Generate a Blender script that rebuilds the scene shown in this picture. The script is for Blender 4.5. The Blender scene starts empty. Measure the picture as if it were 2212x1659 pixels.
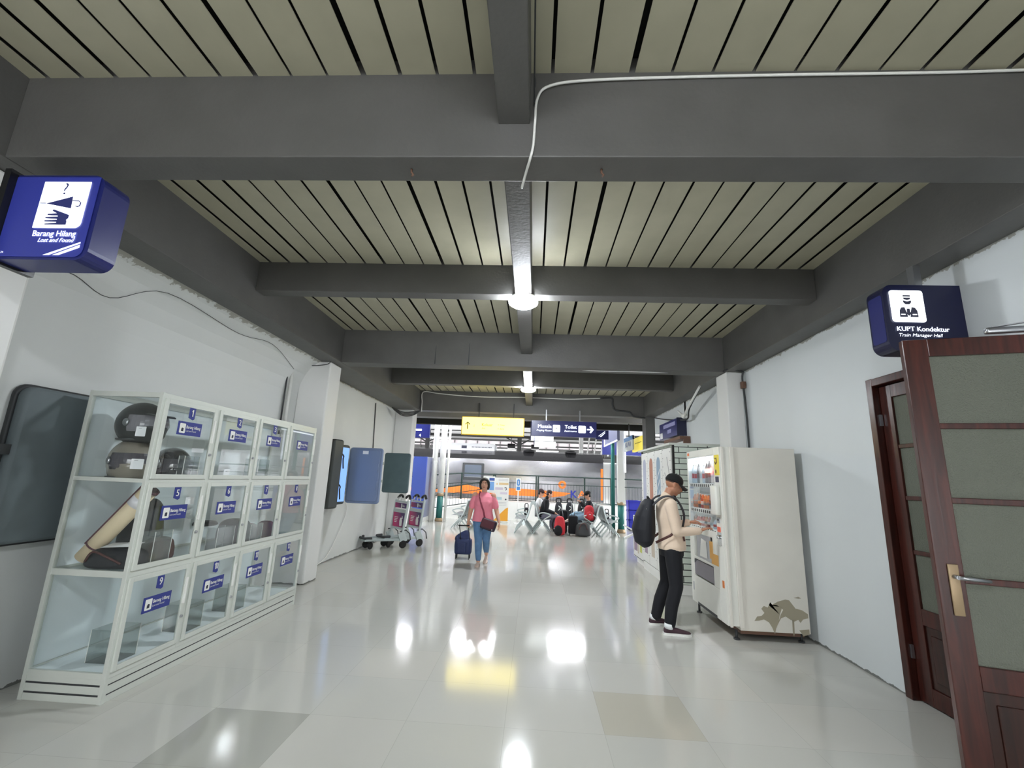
import bpy, math, random
from mathutils import Vector, Matrix, Quaternion
S = bpy.context.scene
C = S.collection
PI = math.pi
random.seed(7)

# ------------------------------------------------------------------ camera
cd = bpy.data.cameras.new('camera'); cam = bpy.data.objects.new('camera', cd); C.objects.link(cam)
cd.sensor_width = 36.0; cd.sensor_fit = 'HORIZONTAL'; cd.lens = 36.0 * 961.0 / 2212.0
cd.clip_start = 0.05; cd.clip_end = 300
_X = Vector((0.9981627, -0.02791472, 0.05377718)); _Y = Vector((0.04674741, -0.2098552, -0.97661429)); _Z = Vector((0.03854734, 0.9773339, -0.2081647))
R3 = Matrix((_X, _Y, _Z))
cam.matrix_world = Matrix.Translation((0, 0, 1.6)) @ R3.to_4x4()
S.camera = cam

# ------------------------------------------------------------------ world and exposure
W = bpy.data.worlds.new('overcast_daylight'); S.world = W; W.use_nodes = True
bg = W.node_tree.nodes['Background']; bg.inputs[0].default_value = (0.97, 0.98, 1.0, 1); bg.inputs[1].default_value = 2.0
S.view_settings.view_transform = 'Standard'; S.view_settings.look = 'None'
S.view_settings.gamma = 1.0; S.view_settings.use_curve_mapping = False
S.view_settings.exposure = 2.42
LAMP = 60.0        # emission of the round ceiling lamps
FILL_TUBE = 60.0        # emission of the unseen tube lights added over the waiting area

# ------------------------------------------------------------------ materials
def lin(c):
    return tuple(((v/255)/12.92 if v/255 <= 0.04045 else ((v/255+0.055)/1.055)**2.4) for v in c)
MT = {}
def mat(name, rgb, rough=0.6, metal=0.0, noise=0.0, nscale=8.0, bump=0.0, bscale=60.0, spec=0.5, coat=0.0, emit=0.0, rgb2=None, aniso=None, sheen=0.0, sub=0.0):
    if name in MT: return MT[name]
    m = bpy.data.materials.new(name); m.use_nodes = True; MT[name] = m
    nt = m.node_tree; b = nt.nodes['Principled BSDF']; L = nt.links
    c = lin(rgb) + (1,)
    b.inputs['Base Color'].default_value = c
    b.inputs['Roughness'].default_value = rough; b.inputs['Metallic'].default_value = metal
    b.inputs['Specular IOR Level'].default_value = spec
    if coat: b.inputs['Coat Weight'].default_value = coat; b.inputs['Coat Roughness'].default_value = 0.08
    if sheen: b.inputs['Sheen Weight'].default_value = sheen
    if sub:
        b.inputs['Subsurface Weight'].default_value = sub; b.inputs['Subsurface Radius'].default_value = (0.02, 0.008, 0.005)
    if emit:
        b.inputs['Emission Color'].default_value = c; b.inputs['Emission Strength'].default_value = emit
    if noise or rgb2:
        tc = nt.nodes.new('ShaderNodeTexCoord'); n = nt.nodes.new('ShaderNodeTexNoise')
        n.inputs['Scale'].default_value = nscale; n.inputs['Detail'].default_value = 6
        L.new(tc.outputs['Object'], n.inputs['Vector'])
        mx = nt.nodes.new('ShaderNodeMix'); mx.data_type = 'RGBA'
        rp = nt.nodes.new('ShaderNodeMapRange'); rp.inputs[1].default_value = 0.3; rp.inputs[2].default_value = 0.7
        L.new(n.outputs['Fac'], rp.inputs[0]); L.new(rp.outputs[0], mx.inputs[0])
        if rgb2: c2 = lin(rgb2) + (1,)
        else: c2 = tuple(v*(1-noise) for v in c[:3]) + (1,); c = tuple(min(1, v*(1+noise*0.4)) for v in c[:3]) + (1,)
        mx.inputs[6].default_value = c; mx.inputs[7].default_value = c2
        L.new(mx.outputs[2], b.inputs['Base Color'])
    if bump:
        tc = nt.nodes.new('ShaderNodeTexCoord'); n = nt.nodes.new('ShaderNodeTexNoise')
        n.inputs['Scale'].default_value = bscale; n.inputs['Detail'].default_value = 4
        L.new(tc.outputs['Object'], n.inputs['Vector'])
        bp = nt.nodes.new('ShaderNodeBump'); bp.inputs['Strength'].default_value = bump; bp.inputs['Distance'].default_value = 0.01
        L.new(n.outputs['Fac'], bp.inputs['Height']); L.new(bp.outputs[0], b.inputs['Normal'])
    return m
def math_node(nt, op, a, b=None, c=None):
    n = nt.nodes.new('ShaderNodeMath'); n.operation = op
    for i, v in enumerate((a, b, c)):
        if v is None: continue
        if isinstance(v, (int, float)): n.inputs[i].default_value = v
        else: nt.links.new(v, n.inputs[i])
    return n.outputs[0]
def glass(name, tint=(0.85, 0.93, 0.91), refl=1.45, rough=0.0, haze=0.0):
    m = bpy.data.materials.new(name); m.use_nodes = True; MT[name] = m
    nt = m.node_tree; nt.nodes.clear(); L = nt.links
    o = nt.nodes.new('ShaderNodeOutputMaterial'); t = nt.nodes.new('ShaderNodeBsdfTransparent'); g = nt.nodes.new('ShaderNodeBsdfGlossy')
    f = nt.nodes.new('ShaderNodeLayerWeight'); f.inputs[0].default_value = 0.5
    fr = math_node(nt, 'ADD', 0.045, math_node(nt, 'MULTIPLY', math_node(nt, 'POWER', f.outputs['Facing'], 4.5), 0.9))
    t.inputs[0].default_value = tint + (1,); g.inputs['Roughness'].default_value = rough
    mx = nt.nodes.new('ShaderNodeMixShader'); L.new(fr, mx.inputs[0]); L.new(t.outputs[0], mx.inputs[1]); L.new(g.outputs[0], mx.inputs[2])
    last = mx
    if haze:
        d = nt.nodes.new('ShaderNodeBsdfDiffuse'); d.inputs[0].default_value = (0.75, 0.82, 0.82, 1)
        m2 = nt.nodes.new('ShaderNodeMixShader'); m2.inputs[0].default_value = haze
        L.new(mx.outputs[0], m2.inputs[1]); L.new(d.outputs[0], m2.inputs[2]); last = m2
    L.new(last.outputs[0], o.inputs[0]); return m

def nodes_of(m):
    nt = m.node_tree; return nt, nt.nodes['Principled BSDF'], nt.links
def mix_rgb(nt, fac, a, b):
    n = nt.nodes.new('ShaderNodeMix'); n.data_type = 'RGBA'
    for i, v in ((0, fac), (6, a), (7, b)):
        if isinstance(v, (int, float)): n.inputs[i].default_value = v
        elif isinstance(v, tuple): n.inputs[i].default_value = v
        else: nt.links.new(v, n.inputs[i])
    return n.outputs[2]

# floor: glossy cream tiles with faint seams, a tint per tile
def floor_material():
    m = mat('glossy_cream_tile', (205, 201, 188), rough=0.07, spec=0.4)
    nt, b, L = nodes_of(m)
    tc = nt.nodes.new('ShaderNodeTexCoord'); sp = nt.nodes.new('ShaderNodeSeparateXYZ'); L.new(tc.outputs['Object'], sp.inputs[0])
    sx, sy = 0.655, 0.605
    ux = math_node(nt, 'DIVIDE', math_node(nt, 'SUBTRACT', sp.outputs[0], 0.51), sx)
    uy = math_node(nt, 'DIVIDE', math_node(nt, 'SUBTRACT', sp.outputs[1], 3.93), sy)
    fx = math_node(nt, 'FLOOR', ux); fy = math_node(nt, 'FLOOR', uy)
    cb = nt.nodes.new('ShaderNodeCombineXYZ'); L.new(fx, cb.inputs[0]); L.new(fy, cb.inputs[1])
    wn = nt.nodes.new('ShaderNodeTexWhiteNoise'); wn.noise_dimensions = '2D'; L.new(cb.outputs[0], wn.inputs['Vector'])
    rx = math_node(nt, 'FRACT', ux); ry = math_node(nt, 'FRACT', uy)
    dx = math_node(nt, 'ABSOLUTE', math_node(nt, 'SUBTRACT', rx, 0.5)); dy = math_node(nt, 'ABSOLUTE', math_node(nt, 'SUBTRACT', ry, 0.5))
    seam = math_node(nt, 'GREATER_THAN', math_node(nt, 'MAXIMUM', dx, dy), 0.4975)
    cr = nt.nodes.new('ShaderNodeValToRGB'); L.new(wn.outputs['Value'], cr.inputs[0])
    e = cr.color_ramp.elements; e[0].position = 0.0; e[0].color = lin((186, 185, 178)) + (1,); e[1].position = 1.0; e[1].color = lin((194, 192, 184)) + (1,)
    for p, c in ((0.12, (189, 189, 182)), (0.5, (192, 191, 184)), (0.8, (191, 191, 185))):
        x = cr.color_ramp.elements.new(p); x.color = lin(c) + (1,)
    n = nt.nodes.new('ShaderNodeTexNoise'); n.inputs['Scale'].default_value = 1.3; n.inputs['Detail'].default_value = 8; L.new(tc.outputs['Object'], n.inputs['Vector'])
    veil = mix_rgb(nt, math_node(nt, 'MULTIPLY', n.outputs['Fac'], 0.25), cr.outputs[0], lin((182, 179, 170)) + (1,))
    # one clearly darker tile to the left, one beige to the right
    def tile(i, j):
        a = math_node(nt, 'COMPARE', fx, float(i), 0.1); c = math_node(nt, 'COMPARE', fy, float(j), 0.1)
        return math_node(nt, 'MULTIPLY', a, c)
    t1 = math_node(nt, 'MAXIMUM', tile(-4, -2), tile(-4, -3)); t2 = tile(0, -1)
    c1 = mix_rgb(nt, math_node(nt, 'MULTIPLY', t1, 1.0), veil, lin((168, 168, 160)) + (1,))
    c2 = mix_rgb(nt, math_node(nt, 'MULTIPLY', t2, 1.0), c1, lin((182, 178, 165)) + (1,))
    c3 = mix_rgb(nt, math_node(nt, 'MULTIPLY', seam, 0.28), c2, lin((120, 116, 106)) + (1,))
    L.new(c3, b.inputs['Base Color'])
    r = nt.nodes.new('ShaderNodeTexNoise'); r.inputs['Scale'].default_value = 0.9; r.inputs['Detail'].default_value = 5; L.new(tc.outputs['Object'], r.inputs['Vector'])
    mr = nt.nodes.new('ShaderNodeMapRange'); mr.inputs[3].default_value = 0.05; mr.inputs[4].default_value = 0.16; L.new(r.outputs['Fac'], mr.inputs[0])
    L.new(mr.outputs[0], b.inputs['Roughness'])
    bp = nt.nodes.new('ShaderNodeBump'); bp.inputs['Strength'].default_value = 0.02; bp.inputs['Distance'].default_value = 0.02
    n2 = nt.nodes.new('ShaderNodeTexNoise'); n2.inputs['Scale'].default_value = 3.0; L.new(tc.outputs['Object'], n2.inputs['Vector'])
    L.new(n2.outputs['Fac'], bp.inputs['Height']); L.new(bp.outputs[0], b.inputs['Normal'])
    return m
# whitewashed wall with soft stains and dark grime along the foot
def wall_material(name, rgb, rust=True):
    m = mat(name, rgb, rough=0.45, spec=0.4)
    nt, b, L = nodes_of(m)
    tc = nt.nodes.new('ShaderNodeTexCoord'); sp = nt.nodes.new('ShaderNodeSeparateXYZ'); L.new(tc.outputs['Object'], sp.inputs[0])
    mp = nt.nodes.new('ShaderNodeMapping'); mp.inputs['Scale'].default_value = (1, 1, 0.35); L.new(tc.outputs['Object'], mp.inputs[0])
    n = nt.nodes.new('ShaderNodeTexNoise'); n.inputs['Scale'].default_value = 1.6; n.inputs['Detail'].default_value = 8; L.new(mp.outputs[0], n.inputs['Vector'])
    base = mix_rgb(nt, math_node(nt, 'MULTIPLY', n.outputs['Fac'], 0.35), lin(rgb) + (1,), lin(tuple(v*0.9 for v in rgb)) + (1,))
    n2 = nt.nodes.new('ShaderNodeTexNoise'); n2.inputs['Scale'].default_value = 9; n2.inputs['Detail'].default_value = 8; n2.inputs['Roughness'].default_value = 0.7; L.new(tc.outputs['Object'], n2.inputs['Vector'])
    edge = math_node(nt, 'ADD', 0.0, math_node(nt, 'MULTIPLY', n2.outputs['Fac'], 0.09))
    grime = math_node(nt, 'LESS_THAN', sp.outputs[2], math_node(nt, 'SUBTRACT', edge, 0.025))
    base = mix_rgb(nt, math_node(nt, 'MULTIPLY', grime, 0.8), base, lin((70, 70, 62)) + (1,))
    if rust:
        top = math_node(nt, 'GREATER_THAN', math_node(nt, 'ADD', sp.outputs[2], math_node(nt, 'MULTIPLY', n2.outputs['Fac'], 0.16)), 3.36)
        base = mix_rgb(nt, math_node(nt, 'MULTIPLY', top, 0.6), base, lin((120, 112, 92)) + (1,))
    L.new(base, b.inputs['Base Color'])
    bp = nt.nodes.new('ShaderNodeBump'); bp.inputs['Strength'].default_value = 0.12; bp.inputs['Distance'].default_value = 0.01
    L.new(n2.outputs['Fac'], bp.inputs['Height']); L.new(bp.outputs[0], b.inputs['Normal'])
    return m
# flat white painted brick pattern with dark joints (printed on the locker cladding)
def brick_material():
    m = mat('white_brick_print', (222, 228, 218), rough=0.4)
    nt, b, L = nodes_of(m)
    tc = nt.nodes.new('ShaderNodeTexCoord'); sp = nt.nodes.new('ShaderNodeSeparateXYZ'); L.new(tc.outputs['Object'], sp.inputs[0])
    cb = nt.nodes.new('ShaderNodeCombineXYZ'); L.new(math_node(nt, 'ADD', sp.outputs[0], sp.outputs[1]), cb.inputs[0]); L.new(sp.outputs[2], cb.inputs[1])
    br = nt.nodes.new('ShaderNodeTexBrick'); L.new(cb.outputs[0], br.inputs['Vector'])
    br.inputs['Color1'].default_value = lin((214, 222, 212)) + (1,); br.inputs['Color2'].default_value = lin((206, 216, 206)) + (1,); br.inputs['Mortar'].default_value = lin((52, 58, 54)) + (1,)
    br.inputs['Scale'].default_value = 1.0; br.inputs['Brick Width'].default_value = 0.30; br.inputs['Row Height'].default_value = 0.088
    br.inputs['Mortar Size'].default_value = 0.0065; br.inputs['Mortar Smooth'].default_value = 0.0
    L.new(br.outputs['Color'], b.inputs['Base Color']); return m
def wood_material(name, rgb, rgb2, rough=0.28):
    m = mat(name, rgb, rough=rough, spec=0.5)
    nt, b, L = nodes_of(m)
    tc = nt.nodes.new('ShaderNodeTexCoord'); mp = nt.nodes.new('ShaderNodeMapping'); mp.inputs['Scale'].default_value = (14, 14, 1.2); L.new(tc.outputs['Object'], mp.inputs[0])
    n = nt.nodes.new('ShaderNodeTexNoise'); n.inputs['Scale'].default_value = 2.2; n.inputs['Detail'].default_value = 8; n.inputs['Distortion'].default_value = 0.6; L.new(mp.outputs[0], n.inputs['Vector'])
    mr = nt.nodes.new('ShaderNodeMapRange'); mr.inputs[1].default_value = 0.3; mr.inputs[2].default_value = 0.7; L.new(n.outputs['Fac'], mr.inputs[0])
    L.new(mix_rgb(nt, mr.outputs[0], lin(rgb) + (1,), lin(rgb2) + (1,)), b.inputs['Base Color'])
    bp = nt.nodes.new('ShaderNodeBump'); bp.inputs['Strength'].default_value = 0.15; bp.inputs['Distance'].default_value = 0.004
    L.new(n.outputs['Fac'], bp.inputs['Height']); L.new(bp.outputs[0], b.inputs['Normal'])
    return m
# printed purple advert: magenta ink at lower left running into purple
def advert_material():
    m = mat('purple_advert_print', (92, 38, 116), rough=0.35)
    nt, b, L = nodes_of(m)
    tc = nt.nodes.new('ShaderNodeTexCoord'); sp = nt.nodes.new('ShaderNodeSeparateXYZ'); L.new(tc.outputs['Object'], sp.inputs[0])
    v = math_node(nt, 'ADD', math_node(nt, 'MULTIPLY', sp.outputs[0], 1.6), math_node(nt, 'MULTIPLY', math_node(nt, 'SUBTRACT', 0.9, sp.outputs[2]), 0.9))
    cr = nt.nodes.new('ShaderNodeValToRGB'); L.new(math_node(nt, 'ADD', v, 0.3), cr.inputs[0])
    e = cr.color_ramp.elements; e[0].position = 0.25; e[0].color = lin((66, 32, 98)) + (1,); e[1].position = 0.95; e[1].color = lin((206, 44, 112)) + (1,)
    L.new(cr.outputs[0], b.inputs['Base Color']); return m

M = dict(
 beam=mat('grey_beam_paint', (92, 91, 89), 0.5, noise=0.12, nscale=3, bump=0.15, bscale=40),
 slat=mat('cream_ceiling_slat', (178, 174, 152), 0.45, noise=0.06, nscale=5),
 void=mat('dark_ceiling_void', (26, 26, 24), 0.9),
 wall=wall_material('white_plaster', (224, 229, 231)), pil=wall_material('white_pillar_plaster', (232, 232, 230), False),
 wallL=wall_material('warm_white_plaster', (222, 224, 222)),
 floor=floor_material(), brick=brick_material(),
 alu=mat('brushed_aluminium', (208, 212, 205), 0.35, 0.2), lam=mat('white_laminate', (240, 247, 250), 0.35),
 steel=mat('steel', (170, 172, 176), 0.28, 0.9), chrome=mat('chrome', (210, 212, 214), 0.12, 1.0),
 black=mat('black_plastic', (22, 22, 24), 0.35), rubber=mat('black_rubber', (18, 18, 18), 0.8), dark=mat('dark_grey_plastic', (52, 54, 56), 0.5),
 white=mat('white_plastic', (232, 232, 228), 0.35), paper=mat('white_paper', (238, 238, 240), 0.8), ink=mat('dark_ink', (40, 42, 60), 0.6),
 navy=mat('navy_sign_panel', (32, 38, 104), 0.3), navy_dk=mat('dark_navy_sign_panel', (16, 20, 58), 0.3), navyplate=mat('navy_label_plate', (38, 50, 130), 0.4),
 yel=mat('yellow_lightbox', (255, 232, 96), 0.4, emit=0.8), yel_dk=mat('yellow_sign_rim', (178, 148, 10), 0.4), yelsoft=mat('pale_yellow_sign', (226, 206, 80), 0.4, emit=0.12),
 lit=mat('lit_white_panel', (246, 252, 255), 0.4, emit=0.42), litn=mat('lit_white_lettering', (236, 242, 255), 0.4, emit=0.3),
 bronze=mat('brown_wood_shelf', (112, 82, 66), 0.6),
 wood=wood_material('reddish_brown_wood', (80, 36, 28), (48, 22, 18)), woodd=wood_material('dark_brown_wood', (60, 30, 22), (34, 18, 14)),
 green=mat('dark_green_paint', (24, 104, 98), 0.35), greenrail=mat('green_rail_paint', (30, 50, 46), 0.4), brass=mat('brass', (160, 138, 108), 0.45, 0.4),
 seat=mat('perforated_grey_metal', (150, 158, 160), 0.35, 0.5), seatfr=mat('pale_grey_metal', (186, 196, 196), 0.3, 0.4),
 train=mat('brushed_train_steel', (150, 149, 152), 0.24, 0.9, bump=0.5, bscale=2.2), orange=mat('orange_stripe_paint', (240, 122, 40), 0.4), orangel=mat('orange_letter', (238, 124, 50), 0.5), bluel=mat('blue_letter', (34, 44, 140), 0.5),
 canopy=mat('dark_canopy_steel', (46, 46, 45), 0.6), bright=mat('pale_far_wall', (170, 166, 168), 0.7),
 skin=mat('tan_skin', (176, 124, 96), 0.5, sub=0.05), skinw=mat('light_tan_skin', (204, 156, 132), 0.5, sub=0.05), lip=mat('lip', (150, 88, 76), 0.5), eye=mat('eye_dark', (30, 22, 20), 0.3), hair=mat('black_hair', (24, 20, 20), 0.5, noise=0.3, nscale=60),
 cream=mat('cream_sweatshirt', (222, 200, 178), 0.85, bump=0.15, bscale=18, sheen=0.2), blackcl=mat('black_trouser_cloth', (16, 17, 24), 0.85, bump=0.15, bscale=14), navycl=mat('black_nylon', (20, 22, 30), 0.65, bump=0.25, bscale=16),
 pink=mat('pink_blouse_cloth', (236, 138, 156), 0.8, bump=0.15, bscale=18), jeans=mat('blue_denim', (92, 128, 168), 0.8, noise=0.18, nscale=14), navybag=mat('navy_nylon', (28, 42, 84), 0.6, bump=0.3, bscale=20),
 purplebag=mat('dark_purple_leather', (44, 26, 44), 0.4, bump=0.2, bscale=20), maroon=mat('maroon_canvas', (88, 46, 56), 0.8), brownstrap=mat('brown_strap', (78, 44, 40), 0.6),
 nude=mat('nude_shoe_leather', (214, 192, 178), 0.5), red=mat('red_nylon', (196, 34, 48), 0.55, bump=0.2, bscale=20), whitecl=mat('white_cotton', (230, 232, 234), 0.85), greycl=mat('grey_cloth', (126, 126, 144), 0.85), bluecl=mat('light_blue_cloth', (150, 182, 206), 0.85),
)
M['glass'] = glass('cabinet_glass', (0.975, 0.99, 0.988), 1.5)
M['clear'] = glass('clear_acrylic', (0.9, 0.93, 0.92), 1.35, 0.0, 0.06)
M['frost'] = mat('textured_grey_glass', (108, 112, 100), 0.35, bump=0.8, bscale=140)

# ------------------------------------------------------------------ mesh builder
def V(*a): return Vector(a)
class MB:
    def __init__(s, m=None): s.v = []; s.f = []; s.fm = []; s.mats = []; s.cur = 0; s.sm = []; s.smooth = False; s.X = Matrix.Identity(4); 
    def m(s, mt):
        if mt not in s.mats: s.mats.append(mt)
        s.cur = s.mats.index(mt); return s
    def add(s, vs, fs, smooth=None):
        o = len(s.v); s.v += [s.X @ Vector(p) for p in vs]
        for f in fs: s.f.append([i+o for i in f]); s.fm.append(s.cur); s.sm.append(s.smooth if smooth is None else smooth)
        return s
    def box(s, a, b):
        x0, y0, z0 = [min(a[i], b[i]) for i in range(3)]; x1, y1, z1 = [max(a[i], b[i]) for i in range(3)]
        return s.add([(x0,y0,z0),(x1,y0,z0),(x1,y1,z0),(x0,y1,z0),(x0,y0,z1),(x1,y0,z1),(x1,y1,z1),(x0,y1,z1)],
            [(0,3,2,1),(4,5,6,7),(0,1,5,4),(1,2,6,5),(2,3,7,6),(3,0,4,7)], False)
    def obox(s, c, size, R=None):
        R = R or Matrix.Identity(3); c = Vector(c); h = [v/2 for v in size]
        P = [(-1,-1,-1),(1,-1,-1),(1,1,-1),(-1,1,-1),(-1,-1,1),(1,-1,1),(1,1,1),(-1,1,1)]
        return s.add([c + R @ Vector((p[0]*h[0], p[1]*h[1], p[2]*h[2])) for p in P],
            [(0,3,2,1),(4,5,6,7),(0,1,5,4),(1,2,6,5),(2,3,7,6),(3,0,4,7)], False)
    def bar(s, p0, p1, w, h, up=(0,0,1)):
        p0 = Vector(p0); p1 = Vector(p1); d = (p1-p0); L = d.length; d.normalize(); u = Vector(up); x = d.cross(u)
        if x.length < 1e-4: x = d.cross(Vector((1,0,0)))
        x.normalize(); z = x.cross(d)
        return s.obox((p0+p1)/2, (w, L, h), Matrix((x, d, z)).transposed())
    def rings(s, R, cap=True, smooth=True, closed=False):
        n = len(R[0]); vs = [p for r in R for p in r]; fs = []
        K = len(R)
        for i in range(K-1 if not closed else K):
            a = i*n; b = ((i+1) % K)*n
            for j in range(n): k = (j+1) % n; fs.append((a+j, a+k, b+k, b+j))
        o = len(s.v); s.add(vs, fs, smooth)
        if cap and not closed:
            s.f.append([o+j for j in range(n)][::-1]); s.fm.append(s.cur); s.sm.append(False)
            s.f.append([o+(K-1)*n+j for j in range(n)]); s.fm.append(s.cur); s.sm.append(False)
        return s
    def tube(s, pts, r, n=10, cap=True, closed=False, side=None):
        pts = [Vector(p) for p in pts]; K = len(pts)
        if not isinstance(r, (list, tuple)): r = [r]*K
        prev = None; R = []
        for i, p in enumerate(pts):
            if closed: t = pts[(i+1) % K] - pts[i-1]
            else: t = pts[min(i+1, K-1)] - pts[max(i-1, 0)]
            t.normalize()
            if prev is None:
                a = Vector((0,0,1)) if abs(t.z) < 0.9 else Vector((1,0,0))
                if side: a = Vector(side)
                u = (a - t*a.dot(t)).normalized()
            else: u = (prev - t*prev.dot(t)).normalized()
            prev = u; w = t.cross(u); rr = r[i]
            if not isinstance(rr, (list, tuple)): rr = (rr, rr)
            R.append([p + u*math.cos(2*PI*j/n)*rr[0] + w*math.sin(2*PI*j/n)*rr[1] for j in range(n)])
        return s.rings(R, cap, True, closed)
    def cyl(s, p0, p1, r, n=16, r1=None): return s.tube([p0, p1], [r, r if r1 is None else r1], n)
    def ell(s, c, r, R=None, nu=14, nv=10):
        c = Vector(c); R = R or Matrix.Identity(3)
        if not isinstance(r, (list, tuple)): r = (r, r, r)
        rg = []
        for i in range(1, nv):
            t = PI*i/nv
            rg.append([c + R @ Vector((r[0]*math.sin(t)*math.cos(2*PI*j/nu), r[1]*math.sin(t)*math.sin(2*PI*j/nu), -r[2]*math.cos(t))) for j in range(nu)])
        o = len(s.v); s.rings(rg, False)
        vs = [c + R @ Vector((0,0,-r[2])), c + R @ Vector((0,0,r[2]))]; k = len(s.v); s.v += [s.X @ v for v in vs]
        for j in range(nu):
            s.f.append([k, o+(j+1) % nu, o+j]); s.fm.append(s.cur); s.sm.append(True)
            b = o+(nv-2)*nu; s.f.append([k+1, b+j, b+(j+1) % nu]); s.fm.append(s.cur); s.sm.append(True)
        return s
    def cap(s, p0, p1, r0, r1, n=12):
        s.tube([p0, p1], [r0, r1], n); s.ell(p0, r0, nu=n, nv=8); return s.ell(p1, r1, nu=n, nv=8)
    def chain(s, pts, rs, n=12):
        for i in range(len(pts)-1): s.tube([pts[i], pts[i+1]], [rs[i], rs[i+1]], n)
        for p, r in zip(pts, rs): s.ell(p, r if not isinstance(r, (tuple, list)) else max(r), nu=n, nv=8)
        return s
    def lathe(s, prof, c=(0,0,0), axis=(0,0,1), n=20, cap=True):
        c = Vector(c); a = Vector(axis).normalized(); h = Vector((1,0,0)) if abs(a.x) < 0.9 else Vector((0,1,0))
        u = (h - a*h.dot(a)).normalized(); w = a.cross(u)
        return s.rings([[c + a*z + (u*math.cos(2*PI*j/n) + w*math.sin(2*PI*j/n))*max(r, 1e-4) for j in range(n)] for r, z in prof], cap)
    def poly(s, pts2, o, x, y, th=0.0):
        """flat outline pts2 placed at o with axes x, y; th = thickness towards x cross y"""
        o = Vector(o); x = Vector(x); y = Vector(y); nrm = x.cross(y).normalized(); n = len(pts2)
        top = [o + x*p[0] + y*p[1] + nrm*th for p in pts2]
        if th == 0: return s.add(top, [tuple(range(n))], False)
        bot = [o + x*p[0] + y*p[1] for p in pts2]
        return s.add(bot + top, [tuple(range(n))[::-1], tuple(range(n, 2*n))] + [(i, (i+1) % n, n+(i+1) % n, n+i) for i in range(n)], False)
    def text(s, body, o, x, y, h=None, w=None, align='CENTER', bold=0.0, th=0.0, shear=0.0, n=None):
        cu = bpy.data.curves.new('t', 'FONT'); cu.body = body; cu.align_x = align; cu.size = 1; cu.shear = shear; cu.resolution_u = 3
        ob = bpy.data.objects.new('t', cu); C.objects.link(ob)
        dg = bpy.context.evaluated_depsgraph_get(); dg.update(); me = bpy.data.meshes.new_from_object(ob.evaluated_get(dg))
        xs = [v.co.x for v in me.vertices]; ys = [v.co.y for v in me.vertices]
        W_ = max(xs)-min(xs); H_ = 0.73
        sc = (h/H_) if h else w/W_
        sx = w/W_ if (w and h) else sc
        cx = (max(xs)+min(xs))/2 if align == 'CENTER' else (min(xs) if align == 'LEFT' else max(xs))
        o = Vector(o); x = Vector(x).normalized(); y = Vector(y).normalized(); nr = x.cross(y)
        for q, bo in enumerate((0,) if not bold else (0, -bold, bold)): s.add([o + x*((v.co.x-cx)*sx + bo*sc) + y*(v.co.y-0.36)*sc + nr*(th+0.0003*q) for v in me.vertices], [tuple(p.vertices) for p in me.polygons], False)
        bpy.data.objects.remove(ob); bpy.data.curves.remove(cu); bpy.data.meshes.remove(me); return s
    def rbox(s, c, size, r, R=None, n=4):
        """box with rounded vertical corners and softened rims"""
        hx, hy, hz = [v/2 for v in size]; R = R or Matrix.Identity(3); c = Vector(c); r = min(r, hx*0.98, hy*0.98); e = min(r, hz*0.9)*0.6
        def ring(z, ins):
            o = []
            for (qx, qy, a0) in ((1,1,0), (-1,1,PI/2), (-1,-1,PI), (1,-1,1.5*PI)):
                for k in range(n+1):
                    a = a0 + k*PI/2/n; o.append(c + R @ Vector((qx*(hx-r) + math.cos(a)*(r-ins), qy*(hy-r) + math.sin(a)*(r-ins), z)))
            return o
        return s.rings([ring(-hz, e), ring(-hz+e*0.4, e*0.3), ring(-hz+e, 0), ring(hz-e, 0), ring(hz-e*0.4, e*0.3), ring(hz, e)], True, True)
    def build(s, name, parent=None, world=True, bevel=0.0, bseg=2, voxel=0.0, smooth=0, subsurf=0, **tags):
        base = V(0,0,0)
        if parent is not None and world:
            p = parent
            while p is not None: base = base + p.location; p = p.parent
        me = bpy.data.meshes.new(name); me.from_pydata([v-base for v in s.v], [], s.f)
        for mt in s.mats: me.materials.append(mt)
        me.polygons.foreach_set('material_index', s.fm); me.polygons.foreach_set('use_smooth', s.sm); me.update()
        ob = bpy.data.objects.new(name, me); C.objects.link(ob)
        if voxel:
            md = ob.modifiers.new('r', 'REMESH'); md.mode = 'VOXEL'; md.voxel_size = voxel; md.use_smooth_shade = True
            if smooth: sm = ob.modifiers.new('s', 'SMOOTH'); sm.factor = 0.5; sm.iterations = smooth
            dg = bpy.context.evaluated_depsgraph_get(); dg.update(); nm = bpy.data.meshes.new_from_object(ob.evaluated_get(dg))
            ob.modifiers.clear(); nm.name = name; ob.data = nm
            if not nm.materials:
                for mt in s.mats: nm.materials.append(mt)
            nm.polygons.foreach_set('use_smooth', [True]*len(nm.polygons)); nm.polygons.foreach_set('material_index', [0]*len(nm.polygons))
        if bevel:
            b = ob.modifiers.new('b', 'BEVEL'); b.width = bevel; b.segments = bseg; b.limit_method = 'ANGLE'; b.angle_limit = 0.7
        if subsurf: q = ob.modifiers.new('q', 'SUBSURF'); q.levels = subsurf; q.render_levels = subsurf
        if parent is not None: ob.parent = parent
        for k, v in tags.items(): ob[k] = v
        return ob
def B(*ms):
    b = MB(); b.m(M[ms[0]] if isinstance(ms[0], str) else ms[0]); return b
def thing(name, label, cat, loc=(0,0,0), rz=0.0, group=None):
    o = bpy.data.objects.new(name, None); o.empty_display_size = 0.1; C.objects.link(o); o.location = loc; o.rotation_euler = (0,0,rz)
    o['label'] = label; o['category'] = cat
    if group: o['group'] = group
    return o
def tag(o, label, cat, group=None):
    o['label'] = label; o['category'] = cat
    if group: o['group'] = group
    return o
def struct(o): o['kind'] = 'structure'; return o
def copy_tree(o, parent=None):
    c = o.copy(); C.objects.link(c)
    if parent is not None: c.parent = parent
    for ch in list(o.children): copy_tree(ch, c)
    return c
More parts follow.
